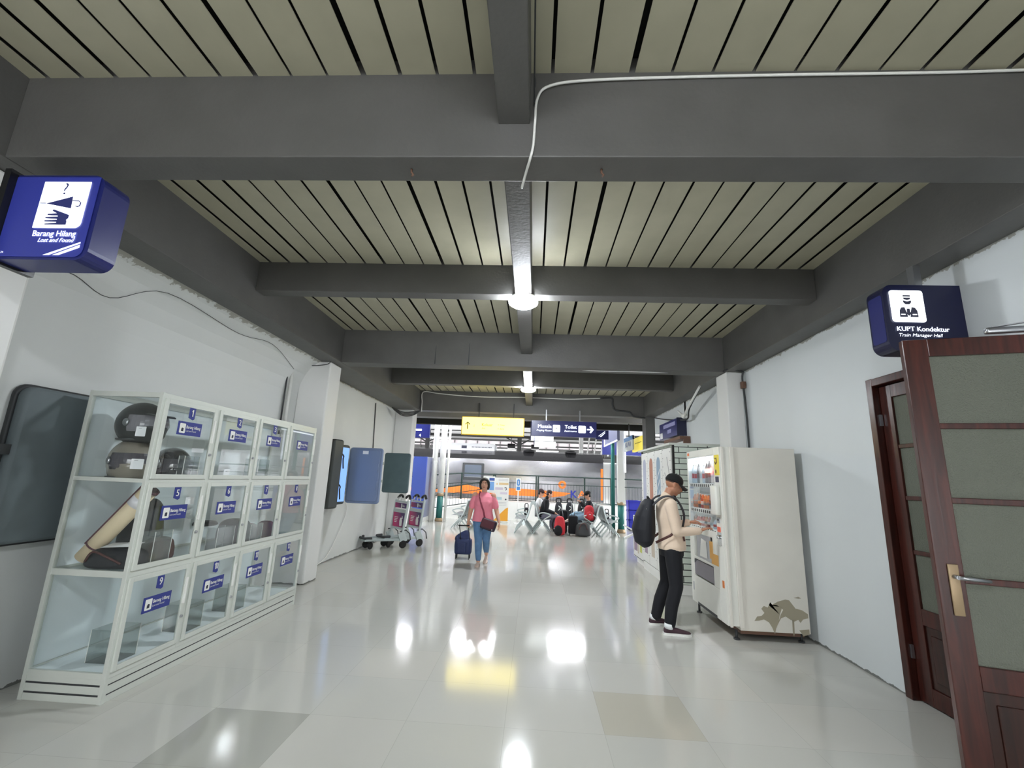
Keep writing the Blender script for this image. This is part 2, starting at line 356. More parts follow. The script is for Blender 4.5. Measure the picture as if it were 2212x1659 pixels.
def rot(axis, a): return Matrix.Rotation(a, 3, axis)

# ------------------------------------------------------------------ the hall
ZC, ZB = 3.84, 3.30
XL, XR = -3.72, 3.09
BEAMS = [(-7.9, -7.6), (-2.6, -2.35), (2.09, 2.295), (6.68, 6.96), (11.65, 11.98)]; SEC = [(-5.2, -5.06), (-0.25, -0.11), (4.40, 4.56), (9.15, 9.32)]
b = B('floor'); b.box((-14, -12, -0.06), (14, 20.0, 0)); struct(b.build('floor'))
b = B('void'); b.box((XL-0.1, -9, 3.95), (XR+0.2, 12, 4.05)); b.m(M['slat'])
rs = random.Random(3)
x = -0.397 - 13*0.2165
xs = [-0.397 - 0.2145*k for k in range(14)] ; xr = [0.045 + 0.2205*k for k in range(14)]
def slats(x0, x1, gap0, gap1):
    b.box((x0+gap0, -8.5, 3.84), (x1-gap1, 11.9, 3.846))
gaps = {}
def g(i):
    if i not in gaps: gaps[i] = rs.choice([0.0085, 0.010, 0.012, 0.017])
    return gaps[i]
for k in range(13): slats(xs[k+1], xs[k], g(-k-1), g(-k))
slats(xs[0], -0.19, g(0), 0)
for k in range(13): slats(xr[k], xr[k+1], g(100+k), g(101+k))
slats(-0.13, xr[0], 0, g(100))
struct(b.build('ceiling'))
n = 0
def trim(b, bev=0.006):
    global n; n += 1; return struct(b.build('trim_%d' % n, bevel=bev))
for y0, y1 in BEAMS: trim(B('beam').box((-3.09, y0, ZB), (2.84, y1, ZC+0.1)))
for y0, y1 in SEC: trim(B('beam').box((-3.09, y0, 3.505), (2.84, y1, ZC+0.1)))
Y = [(-8.5, -7.9), (-7.6, -2.6), (-2.35, 2.09), (2.295, 6.68), (6.96, 11.65)]
trim(B('beam').box((-0.245, -8.5, 3.506), (-0.075, 11.65, ZC+0.1)))     # beam down the middle
trim(B('beam').box((-3.74, -8.5, ZB), (-3.09, 12, ZC+0.1)))
trim(B('beam').box((2.84, -8.5, ZB), (3.3, 12, ZC+0.1)))
struct(B('wallL').box((XL-0.15, -8.5, 0), (XL, 11.98, 3.31)).build('wall_left'))
struct(B('wall').box((XR, 4.20, 0), (XR+0.15, 9.2, 3.31)).box((XR, -8.5, 0), (XR+0.15, 2.56, 3.31)).box((XR, 2.56, 2.62), (XR+0.15, 4.20, 3.31)).build('wall_right'))
struct(B('wall').box((-3.9, -8.7, 2.5), (3.3, -8.5, 4)).box((-3.9, -8.7, 0), (-3.0, -8.5, 2.5)).box((2.6, -8.7, 0), (3.3, -8.5, 2.5)).build('wall_back'))  # unseen end wall, its low opening shaped to let daylight in from behind
# room behind the wooden door
struct(B('wall').box((4.6, 2.2, 0), (4.7, 4.6, 3.0)).box((3.24, 2.1, 0), (4.6, 2.2, 3.0)).box((3.24, 4.6, 0), (4.6, 4.7, 3.0)).box((3.24, 2.1, 2.9), (4.7, 4.7, 3.0)).build('wall_side_room'))
cv = B('wallL'); cv.smooth = True
pf = [(XL-0.02, 2.62), (XL, 2.64), (-3.714, 2.76), (-3.69, 2.93), (-3.63, 3.07), (-3.56, 3.18), (-3.47, 3.26), (-3.39, 3.305), (XL-0.02, 3.32)]
cv.rings([[V(q[0], y_, q[1]) for q in pf] for y_ in (6.66, 2.3)], True, False); struct(cv.build('wall_left_cove'))
# pillars
for y in (-2.6, 2.09, 6.66, 11.62):
    trim(B('pil').box((XL, y, 0), (-3.24, y+0.40, ZB)), 0.02)
for y in (-2.6, 6.66): trim(B('pil').box((2.85, y, 0), (XR, y+0.38, ZB)), 0.015)
# right side after the wall ends: recess with a low parapet, grey pillar
trim(mk := B('beam').box((2.86, 11.62, 0), (3.1, 11.98, ZB)))
struct(B('wall').box((XR, 9.2, 2.86), (XR+0.6, 11.6, 3.31)).box((3.65, 9.2, 0), (3.75, 11.9, 3.31)).box((3.09, 9.2, 0), (3.75, 9.3, 3.31)).build('wall_right_recess'))
# door and window frame
jb = B('wood'); jb.box((3.06, 4.13, 0), (3.24, 4.20, 2.62)); jb.box((3.06, 2.56, 0), (3.24, 2.63, 2.62)); jb.box((3.063, 2.562, 2.55), (3.237, 4.198, 2.618))
struct(jb.build('trim_frame', bevel=0.006)).name = 'trim_%d' % (n+1); n += 1
def leaf(name, label, loc, rz, w, h):
    """door leaf: local x from hinge (0) to free edge (w), thickness along y"""
    d = thing(name, label, 'door', loc, rz); d['kind'] = 'structure'
    t = 0.045; st = 0.125
    f = B('wood'); f.box((0,-t/2,0), (st,t/2,h)); f.box((w-st,-t/2,0), (w,t/2,h)); f.box((st,-t/2,h-0.11), (w-st,t/2,h)); f.box((st,-t/2,0), (w-st,t/2,0.13)); f.box((st,-t/2,0.58), (w-st,t/2,0.70))
    ph = (h-0.11-0.70)/4
    for k in (1,2,3): f.box((st,-0.018,0.70+ph*k-0.017), (w-st,0.018,0.70+ph*k+0.017))
    f.build('door_frame', d, world=False, bevel=0.004)
    B('woodd').box((st,-0.01,0.13), (w-st,0.01,0.58)).box((st+0.05,-0.02,0.19), (w-st-0.05,0.02,0.52)).build('lower_panel', d, world=False, bevel=0.006)
    for k in range(4): B('frost').box((st,-0.004,0.70+ph*k), (w-st,0.004,0.70+ph*(k+1))).build('glass_pane', d, world=False)
    return d
d1 = leaf('door_1', 'open brown wooden door leaf with four frosted panes, standing out into the hall', (3.085, 2.60, 0.01), math.radians(163.6), 0.81, 2.54)
hd = B('brass'); hd.rbox((0.735, 0.028, 1.08), (0.05, 0.01, 0.27), 0.01); 
hd.build('lock_plate', d1, world=False, label='worn brass lock plate')
hl = B('steel'); hl.cyl((0.735,0.03,1.15), (0.735,0.075,1.15), 0.011); hl.tube([(0.735,0.075,1.15),(0.70,0.08,1.15),(0.60,0.078,1.145)], [0.011,0.011,0.009]); hl.build('door_handle', d1, world=False)
cl = B('steel'); cl.rbox((0.24, 0.045, 2.565), (0.34, 0.04, 0.035), 0.01); cl.bar((0.38,0.05,2.585),(0.10,0.14,2.60),0.02,0.006); cl.build('door_closer', d1, world=False)
d2 = leaf('door_2', 'closed brown wooden door leaf in the right wall behind the open one', (3.14, 4.125, 0.01), -PI/2, 0.76, 2.53)
B('steel').box((-0.012,-0.05,2.18), (0.012,-0.028,2.28)).box((-0.012,-0.05,0.3), (0.012,-0.028,0.4)).build('hinge', d2, world=False)

# ------------------------------------------------------------------ lamps
def lamp(y, z, label):
    t = thing('ceiling_lamp', label, 'lamp', (-0.16, y, z), 0, 'round ceiling lamps on the middle beam')
    b = B('white'); b.lathe([(0.02, 0.055), (0.145, 0.055), (0.147, 0.03), (0.14, 0.022)], (0,0,0), n=32); b.build('lamp_housing', t, world=False)
    e = B(mat('lamp_diffuser', (243, 249, 255), 0.4, emit=LAMP)); e.lathe([(0.144, 0.022), (0.158, 0.008), (0.152, -0.012), (0.12, -0.034), (0.06, -0.047), (0.001, -0.052)], (0,0,0), n=32); e.build('diffuser', t, world=False)
    return t
lamp(4.48, 3.448, 'round lit ceiling lamp under the middle beam, the nearer and larger one')
lamp(9.235, 3.448, 'round lit ceiling lamp under the middle beam, the farther and smaller one')
lamp(-0.27, 3.448, 'round lit ceiling lamp under the middle beam, above the camera')
lamp(-5.13, 3.448, 'round lit ceiling lamp at the back end of the hall')
# hooks under the first beam
for x, l in ((-0.74, 'rusty hook under the first cross beam, left of the middle beam'), (0.33, 'rusty hook under the first cross beam, right of the middle beam')):
    tag(B('bronze').tube([(x,2.19,ZB),(x,2.19,ZB-0.02),(x+0.012,2.19,ZB-0.035),(x+0.004,2.19,ZB-0.045)], 0.006, 8).build('ceiling_hook'), l, 'hook', 'hooks under the first beam')
# cables and conduits
def cable(pts, r, m, label, name='cable', cat='cable'):
    return tag(B(m).tube(pts, r, 8).build(name), label, cat)
def arc(pts, k=6):
    """Catmull-Rom through pts"""
    P = [Vector(p) for p in pts]; P = [P[0]] + P + [P[-1]]; o = []
    for i in range(1, len(P)-2):
        for j in range(k):
            t = j/k; a, b_, c, d = P[i-1], P[i], P[i+1], P[i+2]
            o.append(0.5*((2*b_) + (c-a)*t + (2*a-5*b_+4*c-d)*t*t + (3*b_-a-3*c+d)*t**3))
    o.append(P[-2]); return o
cable(arc([(2.83,2.075,3.828),(2.2,2.078,3.81),(1.4,2.075,3.80),(0.8,2.078,3.795),(0.25,2.075,3.775),(0.03,2.075,3.74),(-0.035,2.075,3.66),(-0.045,2.072,3.50),(-0.05,2.072,3.36),(-0.065,2.09,3.29),(-0.09,2.2,3.285),(-0.115,2.31,3.27)]), 0.0075, 'white', 'white cable running along the top of the first beam and down beside the middle beam')
cable(arc([(-0.05,2.07,3.79),(-0.052,2.07,3.62),(-0.05,1.2,3.8),(-0.05,0.3,3.8)]), 0.004, 'dark', 'thin dark cable along the middle beam near the camera')
cable(arc([(-3.03,11.64,3.26),(-3.03,11.63,3.5),(-3.02,11.63,3.79),(-2.6,11.62,3.76),(-2.0,11.62,3.72),(-1.3,11.61,3.70),(-0.5,11.62,3.72),(0.2,11.62,3.72),(0.9,11.61,3.71),(1.7,11.63,3.76)]), 0.012, 'white', 'pale cable sagging across the face of the farthest hall beam')
cable(arc([(1.7,11.63,3.76),(2.0,11.63,3.77),(2.02,11.63,3.6),(2.1,11.63,3.46),(2.45,11.63,3.42),(2.55,11.6,3.3),(2.85,11.6,3.27)]), 0.022, 'dark', 'dark grey bent conduit stepping down the right end of the farthest hall beam', 'conduit', 'conduit')
cable(arc([(3.06,6.55,3.28),(3.05,6.58,3.18),(3.06,6.57,2.9),(3.065,6.56,2.5),(3.06,6.55,2.08)]), 0.014, 'dark', 'dark cable running down the right wall beside the pillar to the vending machine')
tag(B('bronze').rbox((3.05,6.57,3.08), (0.06,0.07,0.10), 0.01).build('junction_box'), 'small brown junction box on the right wall cable below the beam', 'junction box')
cable(arc([(2.78,6.60,3.285),(2.86,6.57,3.32),(2.95,6.57,3.31),(3.06,6.55,3.28)]), 0.012, 'dark', 'short dark cable looped over the top of the right pillar')
cp = B('white'); cp.tube([(-3.66,6.34,2.1),(-3.66,6.34,3.05)], 0.02, 10); cp.m(M['bronze']); cp.tube([(-3.66,6.34,3.05),(-3.66,6.34,3.31)], 0.022, 10); cp.m(M['dark']).tube([(-3.69,6.27,2.1),(-3.69,6.27,3.31)], 0.012, 8)
tag(cp.build('conduit'), 'white and brown conduit pipe on the left wall above the display cabinet', 'conduit')
cable(arc([(-3.70,2.5,2.86),(-3.64,3.0,3.03),(-3.66,3.4,2.98),(-3.52,3.8,3.2),(-3.56,4.9,3.17),(-3.50,5.5,3.22),(-3.62,6.3,3.08)]), 0.0028, 'dark', 'thin dark wavy line standing for a crack along the top of the left wall')  # thin tube drawn for a crack in the plaster
cable(arc([(-3.70,6.35,3.28),(-3.55,6.6,3.22),(-3.3,6.62,3.24),(-3.24,6.64,3.29)]), 0.006, 'dark', 'thin dark wire draped over the left pillar')
cable([(-3.705,10.05,3.2),(-3.705,10.2,1.9)], 0.011, 'dark', 'straight dark wire hanging down the left wall behind the blue panel')
cable(arc([(-3.70,8.9,1.1),(-3.69,9.0,0.8),(-3.69,8.6,0.3),(-3.68,8.2,0.06),(-3.66,7.6,0.02)]), 0.009, 'white', 'pale cable running from the blue panel down the left wall to the floor')
cw = B('dark')
for k in range(4): cw.tube(arc([(-3.6+0.02*k,10.9,3.24-0.02*k),(-3.4,11.2,3.17-0.03*k),(-3.2,11.45,3.22-0.03*k),(-3.05,11.6,3.28)]), 0.012, 6)
tag(cw.build('cable_bundle'), 'tangled dark cable bundle in the left corner under the far beam', 'cable')
pp = B('white'); pp.tube([(2.80,7.6,3.27),(2.88,8.55,3.0),(2.9,8.75,2.9)], 0.02, 8); pp.ell((2.93,8.8,2.93),(0.07,0.11,0.05)); pp.tube([(2.9,8.85,2.95),(2.82,8.9,3.05)],[0.03,0.01],8)
tag(pp.build('broken_pipe'), 'broken white plastic pipe hanging at the top of the right wall beyond the pillar', 'pipe')
cable(arc([(2.84,7.7,3.27),(2.92,8.5,3.03),(2.98,8.8,2.88),(2.97,9.3,2.92),(2.95,10.2,3.05),(2.9,11.0,3.2)]), 0.014, 'dark', 'dark cable looping beside the broken white pipe')
tag(B('paper').poly([(0,0),(0.3,0.012),(0.7,0.006),(1.1,0.012),(1.32,0.0),(1.0,-0.028),(0.5,-0.02),(0.1,-0.018)], (0.72,6.81,3.297), (1,0,0), (0,1.6,0), -0.002).build('peeling_strip'), 'peeling white strip stuck under the third cross beam on the right', 'strip')
for x_, h_, l in ((-1.60,0.27,'left'),(-1.07,0.33,'right')):
    tag(B('dark').poly([(0,0),(0.008,h_),(0.014,h_+0.04),(0.02,0.0)], (x_, 6.678, 3.31), (1,0,0), (0,0,1), 0.002).build('drip_mark'), 'faint dark drip mark on the face of the third cross beam, the %s one' % l, 'stain')

# ------------------------------------------------------------------ projecting lightbox signs
def roundrect(w, h, r, k=5, corners=(1,1,1,1)):
    o = []
    for i, (qx, qy, a0) in enumerate(((1,1,0), (-1,1,PI/2), (-1,-1,PI), (1,-1,1.5*PI))):
        rr = r if corners[i] else 0.0005
        for j in range(k+1):
            a = a0 + j*PI/2/k; o.append((qx*(w/2-rr)+math.cos(a)*rr, qy*(h/2-rr)+math.sin(a)*rr))
    return o
def projecting(name, label, loc, w, h, d, side, body, skew=0.0):
    """box sign facing -y; side=+1: free end to the right"""
    t = thing(name, label, 'sign', loc)
    corners = (1,0,0,1) if side > 0 else (0,1,1,0)
    b = B(body); b.poly(roundrect(w, h, 0.07, 6, corners), (0, 0, 0), (1,0,0), (0,0,1), 0.0)
    b = B(body); b.poly(roundrect(w, h, 0.07, 6, corners), (0, d, 0), (1,0,0), (0,0,1), d)
    b.build('sign_box', t, world=False, bevel=0.006)
    return t
# lost and found sign
t = projecting('lost_and_found_sign', 'lit navy sign reading Barang Hilang, umbrella above hand icon, on the left pillar', (-2.715, 2.10, 2.925), 0.53, 0.52, 0.16, 1, 'navy')
y = -0.003; X_ = (1,0,0); Z_ = (0,0,1)
p = B(mat('lit_blue_sign_face', (46, 54, 140), 0.4, emit=0.05)); p.poly(roundrect(0.50, 0.49, 0.05, 5, (0,0,0,1)), (-0.01, y, 0), X_, Z_, 0.002); p.build('sign_face', t, world=False)
p = B('lit'); p.poly(roundrect(0.275, 0.285, 0.035, 5, (0,0,0,1)), (0.055, y-0.003, 0.07), X_, Z_, 0.003)
p.m(mat('sign_icon_blue', (50, 56, 120), 0.5)); yy = y-0.0075
p.poly([(-0.10,0.03),(0.05,0.075),(0.055,0.0)], (0.06,yy,0.045), X_, Z_)                       # umbrella canopy
p.poly([(-0.135,0.034),(-0.10,0.034),(-0.10,0.029),(-0.135,0.029)], (0.06,yy,0.045), X_, Z_)
p.poly([(-0.05,-0.015),(-0.045,-0.005),(0.055,-0.04),(0.055,-0.06),(0.045,-0.07),(0.05,-0.08),(0.05,-0.10),(-0.075,-0.10),(-0.075,-0.094),(-0.01,-0.088),(-0.01,-0.083),(-0.08,-0.082),(-0.08,-0.073),(-0.01,-0.070),(-0.01,-0.065),(-0.08,-0.062),(-0.08,-0.053),(-0.01,-0.050),(-0.01,-0.045),(-0.075,-0.042),(-0.07,-0.034),(-0.02,-0.030)], (0.06,yy,0.045), X_, Z_)
p.tube([(0.115,yy,0.093),(0.15,yy,0.092),(0.165,yy,0.08),(0.162,yy,0.062),(0.15,yy,0.056),(0.14,yy,0.06)], 0.003, 6)
p.text('?', (0.055, yy, 0.17), X_, Z_, h=0.075); p.build('icon_panel', t, world=False)
p = B('litn'); p.text('Barang Hilang', (0.055, y-0.004, -0.105), X_, Z_, h=0.036, w=0.25, bold=0.022); p.build('name_lettering', t, world=False); p = B('litn'); p.text('Lost and Found', (0.075, y-0.004, -0.145), X_, Z_, h=0.026, w=0.21, shear=0.3, bold=0.01); p.build('translation_lettering', t, world=False); p = B('litn')
p.poly([(0.02,-0.235),(0.055,-0.235),(0.22,-0.165),(0.22,-0.155)], (0,y-0.004,0), X_, Z_); p.poly([(0.075,-0.235),(0.11,-0.235),(0.22,-0.19),(0.22,-0.172)], (0,y-0.004,0), X_, Z_); p.build('stripe_emblem', t, world=False); p = B('litn')
p.text('24', (-0.22, y-0.004, -0.22), X_, Z_, h=0.012); p.build('small_number', t, world=False)
B('black').box((-0.30,-0.04,-0.275),(-0.262,0.20,0.275)).box((-0.55,0.02,0.16),(-0.29,0.06,0.20)).box((-0.55,0.02,-0.20),(-0.29,0.06,-0.16)).build('wall_bracket', t, world=False)
# conductor office sign
t = projecting('conductor_office_sign', 'dark navy sign reading KUPT Kondektur with a conductor icon, above the brown door', (2.825, 3.20, 2.86), 0.575, 0.51, 0.16, -1, 'navy_dk')
B('navy').poly(roundrect(0.13, 0.36, 0.02, 3), (-0.288, 0.08, 0), (0,-1,0), Z_, 0.001).build('side_strip', t, world=False)
p = B('lit'); p.poly(roundrect(0.235, 0.245, 0.02, 4), (-0.13, y-0.003, 0.085), X_, Z_, 0.003); p.m(mat('sign_icon_grey', (62, 62, 84), 0.5))
def P_(q): p.poly(q, (-0.13,yy,0.085), X_, Z_)
P_([(-0.026,0.085),(0.026,0.085),(0.026,0.073),(-0.026,0.073)]); P_([(-0.026,0.066),(0.026,0.066),(0.022,0.052),(0,0.046),(-0.022,0.052)])
P_([(-0.03,0.044),(0,0.036),(0.03,0.044),(0.026,0.024),(0.012,0.012),(-0.012,0.012),(-0.026,0.024)])
P_([(-0.065,-0.085),(-0.062,-0.035),(-0.048,-0.012),(-0.025,-0.008),(-0.012,-0.055),(-0.008,-0.085)]); P_([(0.065,-0.085),(0.062,-0.035),(0.048,-0.012),(0.025,-0.008),(0.012,-0.055),(0.008,-0.085)])
P_([(-0.01,-0.02),(0.01,-0.02),(0.014,-0.06),(0,-0.078),(-0.014,-0.06)]); p.m(M['lit']); P_2 = lambda q: p.poly(q, (-0.13,yy-0.001,0.085), X_, Z_)
P_2([(-0.055,-0.062),(-0.025,-0.062),(-0.025,-0.069),(-0.055,-0.069)]); P_2([(0.055,-0.069),(0.025,-0.069),(0.025,-0.062),(0.055,-0.062)])
p.build('icon_panel', t, world=False)
p = B('litn'); p.text('KUPT Kondektur', (-0.225, y-0.004, -0.088), X_, Z_, h=0.036, w=0.36, align='LEFT', bold=0.022); p.text('Train Manager Hall', (-0.215, y-0.004, -0.135), X_, Z_, h=0.026, w=0.30, align='LEFT', shear=0.3); p.build('lettering', t, world=False)
B('steel').box((0.0,0.05,0.255),(0.05,0.11,0.44)).build('hanger', t, world=False)
# exit sign, prayer room and toilet sign hanging from the far beam
t = thing('exit_lightbox', 'glowing yellow hanging lightbox reading Keluar with an upward arrow', 'sign', (-1.09, 11.48, 2.915))
B('yel').box((-0.80,0.0,-0.22),(0.80,0.12,0.22)).build('light_panel', t, world=False, bevel=0.01)
B('yel_dk').box((-0.82,0.03,-0.24),(0.82,0.14,-0.215)).box((-0.82,0.03,0.215),(0.82,0.14,0.24)).box((0.80,0.03,-0.23),(0.82,0.14,0.23)).box((-0.82,0.03,-0.23),(-0.80,0.14,0.23)).build('sign_rim', t, world=False)
p = B(mat('sign_print_brown', (96, 84, 20), 0.6)); yy = -0.004; p.X = Matrix.Scale(1.13, 4)
p.poly([(-0.012,-0.085),(0.012,-0.085),(0.012,0.05),(0.045,0.015),(0.06,0.03),(0,0.09),(-0.06,0.03),(-0.045,0.015),(-0.012,0.05)], (-0.58,yy,0), X_, Z_)
p.text('Keluar', (-0.25,yy,0.03), X_, Z_, h=0.07, align='LEFT', bold=0.01); p.text('Exit', (-0.25,yy,-0.055), X_, Z_, h=0.04, align='LEFT', shear=0.3)
p.text('P. Timur', (0.12,yy,0.03), X_, Z_, h=0.035, align='LEFT'); p.text('P. Barat', (0.12,yy,-0.055), X_, Z_, h=0.035, align='LEFT')
p.text('i', (-0.43,yy,0.0), X_, Z_, h=0.07); p.build('lettering', t, world=False)
for x_ in (-0.39, 0.53): B('dark').box((x_-0.01,0.10,0.2),(x_+0.01,0.18,0.62)).build('hanger_rod', t, world=False)
t = thing('prayer_room_sign', 'navy hanging sign reading Musala and Toilet with a white arrow', 'sign', (0.75, 11.48, 2.905))
B('navy').box((-0.835,0,-0.20),(0.835,0.12,0.20)).build('sign_box', t, world=False, bevel=0.006)
p = B('litn'); p.X = Matrix.Scale(1.13, 4); p.text('Musala', (-0.28,yy,0.05), X_, Z_, h=0.085, w=0.31, align='RIGHT', bold=0.022); p.text('Praying Room', (-0.28,yy,-0.045), X_, Z_, h=0.045, w=0.34, align='RIGHT', shear=0.3)
p.text('Toilet', (0.29,yy,0.05), X_, Z_, h=0.085, w=0.27, align='RIGHT', bold=0.022); p.text('Restrooms', (0.29,yy,-0.045), X_, Z_, h=0.045, w=0.28, align='RIGHT', shear=0.3)
p.poly([(0.52,0.0),(0.61,0.0),(0.575,0.05),(0.61,0.065),(0.675,-0.015),(0.61,-0.095),(0.575,-0.08),(0.61,-0.03),(0.52,-0.03)], (0,yy,0.015), X_, Z_); p.build('lettering', t, world=False)
p = B('lit'); p.X = Matrix.Scale(1.13, 4); p.poly(roundrect(0.165,0.165,0.02), (-0.17,yy,0.0), X_, Z_, 0.002); p.poly(roundrect(0.165,0.165,0.02), (0.41,yy,0.0), X_, Z_, 0.002); p.m(M['ink'])
p.poly([(-0.03,0),(0.03,0),(0.02,0.014),(0,0.022),(-0.02,0.014)], (-0.17,yy-0.003,0.0), X_, Z_); p.build('icon_panel', t, world=False)
for x_ in (-0.455, 0.415): B('steel').box((x_-0.015,0.10,0.19),(x_+0.015,0.18,0.50)).build('hanger_rod', t, world=False)

# ------------------------------------------------------------------ lost and found cabinet
CX0, CX1, CY0 = -3.47, -2.87, 3.25
cols = [3.25, 3.875, 4.49, 5.09, 5.74]; rows = [(0.19, 0.80), (0.845, 1.465), (1.495, 2.11)]; CH = 2.15
cab = thing('display_cabinet', 'white aluminium and glass display cabinet of twelve numbered lockers by the left wall', 'cabinet', (-3.17, 3.25, 0))
f = B('alu'); pr = 0.03
for x in (CX0, CX1-pr):
    for y_ in (CY0, cols[-1]-pr): f.box((x, y_, 0), (x+pr, y_+pr, CH+0.001))
for y_ in cols[1:-1]: f.box((CX1-pr, y_-0.02, 0.15), (CX1, y_+0.02, CH))
for z in ((0.15,0.19),(0.80,0.845),(1.465,1.495),(2.11,CH)):
    f.box((CX1-pr, CY0+0.003, z[0]), (CX1-0.001, cols[-1]-0.003, z[1]-0.002)); f.box((CX0+0.001, CY0+0.003, z[0]), (CX0+0.02, cols[-1]-0.003, z[1]-0.002))
    for y_ in (CY0, cols[-1]-0.025): f.box((CX0+0.002, y_+0.0015, z[0]), (CX1-0.002, y_+0.0235, z[1]-0.001))
f.box((CX0, CY0+0.005, 0.0), (CX1-0.005, cols[-1]-0.005, 0.15)); f.m(M['dark'])
for z in (0.045, 0.105): f.box((CX0+0.03, CY0+0.003, z), (CX1-0.03, CY0+0.006, z+0.012)); f.box((CX1-0.006, CY0+0.03, z), (CX1-0.003, cols[-1]-0.03, z+0.008))
f.build('cabinet_frame', cab, bevel=0.002)
f = B('lam'); f.box((CX0, CY0+0.02, 0.16), (CX0+0.006, cols[-1]-0.02, 2.14)); f.box((CX0, CY0+0.01, 0.165), (CX1-0.02, cols[-1]-0.01, 0.178)); f.build('back_panel', cab)
for z, m__ in ((0.83,'clear'), (1.48,'clear')): B(m__).box((CX0+0.01, CY0+0.03, z-0.008), (CX1-0.03, cols[-1]-0.03, z)).build('shelf', cab)
B('glass').box((CX0+0.03, CY0+0.012, 0.19), (CX1-0.03, CY0+0.016, 2.11)).build('side_glass', cab)
B('glass').box((CX0+0.02, CY0+0.03, 2.136), (CX1-0.03, cols[-1]-0.03, 2.141)).build('top_glass', cab)
B('glass').box((CX0+0.03, cols[-1]-0.016, 0.19), (CX1-0.03, cols[-1]-0.012, 2.11)).build('side_glass', cab)
nn = 0; YD = (0,1,0)
def digits(b, s, x, y_, z, h=0.055):
    w = 0.024 if len(s) > 1 else 0.03; y0 = y_ - w*(len(s)-1)/2
    for i, ch in enumerate(s):
        yy_ = y0 + i*w
        if ch == '1': b.poly([(-0.002,-h/2),(0.009,-h/2),(0.009,h/2),(0.0,h/2),(-0.010,h/2-0.010),(-0.010,h/2-0.020),(-0.002,h/2-0.013)], (x,yy_,z), YD, Z_)
        else: b.text(ch, (x,yy_,z), YD, Z_, h=h, w=w*0.92, bold=0.02)
for r in (2,1,0):
    for c in range(4):
        nn += 1; y0, y1 = cols[c]+ (0.025 if c == 0 else 0.02), cols[c+1]-(0.025 if c == 3 else 0.02); z0, z1 = rows[r]
        d = B('alu'); w = 0.035
        d.box((CX1-0.004, y0, z0), (CX1+0.012, y0+w, z1)); d.box((CX1-0.004, y1-w, z0), (CX1+0.012, y1, z1)); d.box((CX1-0.004, y0+w, z0), (CX1+0.012, y1-w, z0+w)); d.box((CX1-0.004, y0+w, z1-w), (CX1+0.012, y1-w, z1))
        dr = d.build('cabinet_door', cab, bevel=0.0015)
        B('glass').box((CX1+0.001, y0+w, z0+w), (CX1+0.005, y1-w, z1-w)).build('glass_pane', dr)
        B('white').box((CX1+0.012, y1-w+0.004, (z0+z1)/2+0.0), (CX1+0.022, y1-w+0.022, (z0+z1)/2+0.2)).build('door_handle', dr)
        B('steel').cyl((CX1+0.01, y1-0.017, (z0+z1)/2-0.1), (CX1+0.024, y1-0.017, (z0+z1)/2-0.1), 0.011, 12).build('lock', dr)
        yc = (y0+y1)/2 + 0.0; xf = CX1+0.0065; zt = z1-w
        lp = B('navyplate'); dz = -0.13 if r == 2 else -0.15
        lp.poly([(-0.13,-0.055),(0.13,-0.055),(0.13,0.055),(-0.13,0.055)], (xf, yc, zt+dz-0.045), YD, Z_, 0.002)
        lp.m(M['white']).poly(roundrect(0.062,0.078,0.006,2), (xf+0.003, yc-0.08, zt+dz-0.045), YD, Z_); lp.m(M['ink'])
        lp.poly([(-0.012,-0.02),(0.012,-0.02),(0.012,0.006),(-0.004,0.01),(-0.012,0.0)], (xf+0.0035, yc-0.08, zt+dz-0.05), YD, Z_)
        lp.m(M['white']).text('Barang Hilang', (xf+0.003, yc-0.04, zt+dz-0.03), YD, Z_, h=0.026, w=0.155, align='LEFT', bold=0.02).text('Lost and Found', (xf+0.003, yc-0.04, zt+dz-0.062), YD, Z_, h=0.015, w=0.11, align='LEFT')
        lp.build('name_plate', dr)
        if nn != 4:
            tg = B('navyplate'); tg.poly([(-0.033,0.0),(-0.033,-0.085),(0.015,-0.10),(0.033,-0.09),(0.033,0.0)][::-1], (xf, yc, zt+ (0.0 if r else -0.005)), YD, Z_, -0.002)
            tg.m(M['white']); digits(tg, str(nn), xf+0.003, yc, zt-0.043); tg.build('number_tag', dr)
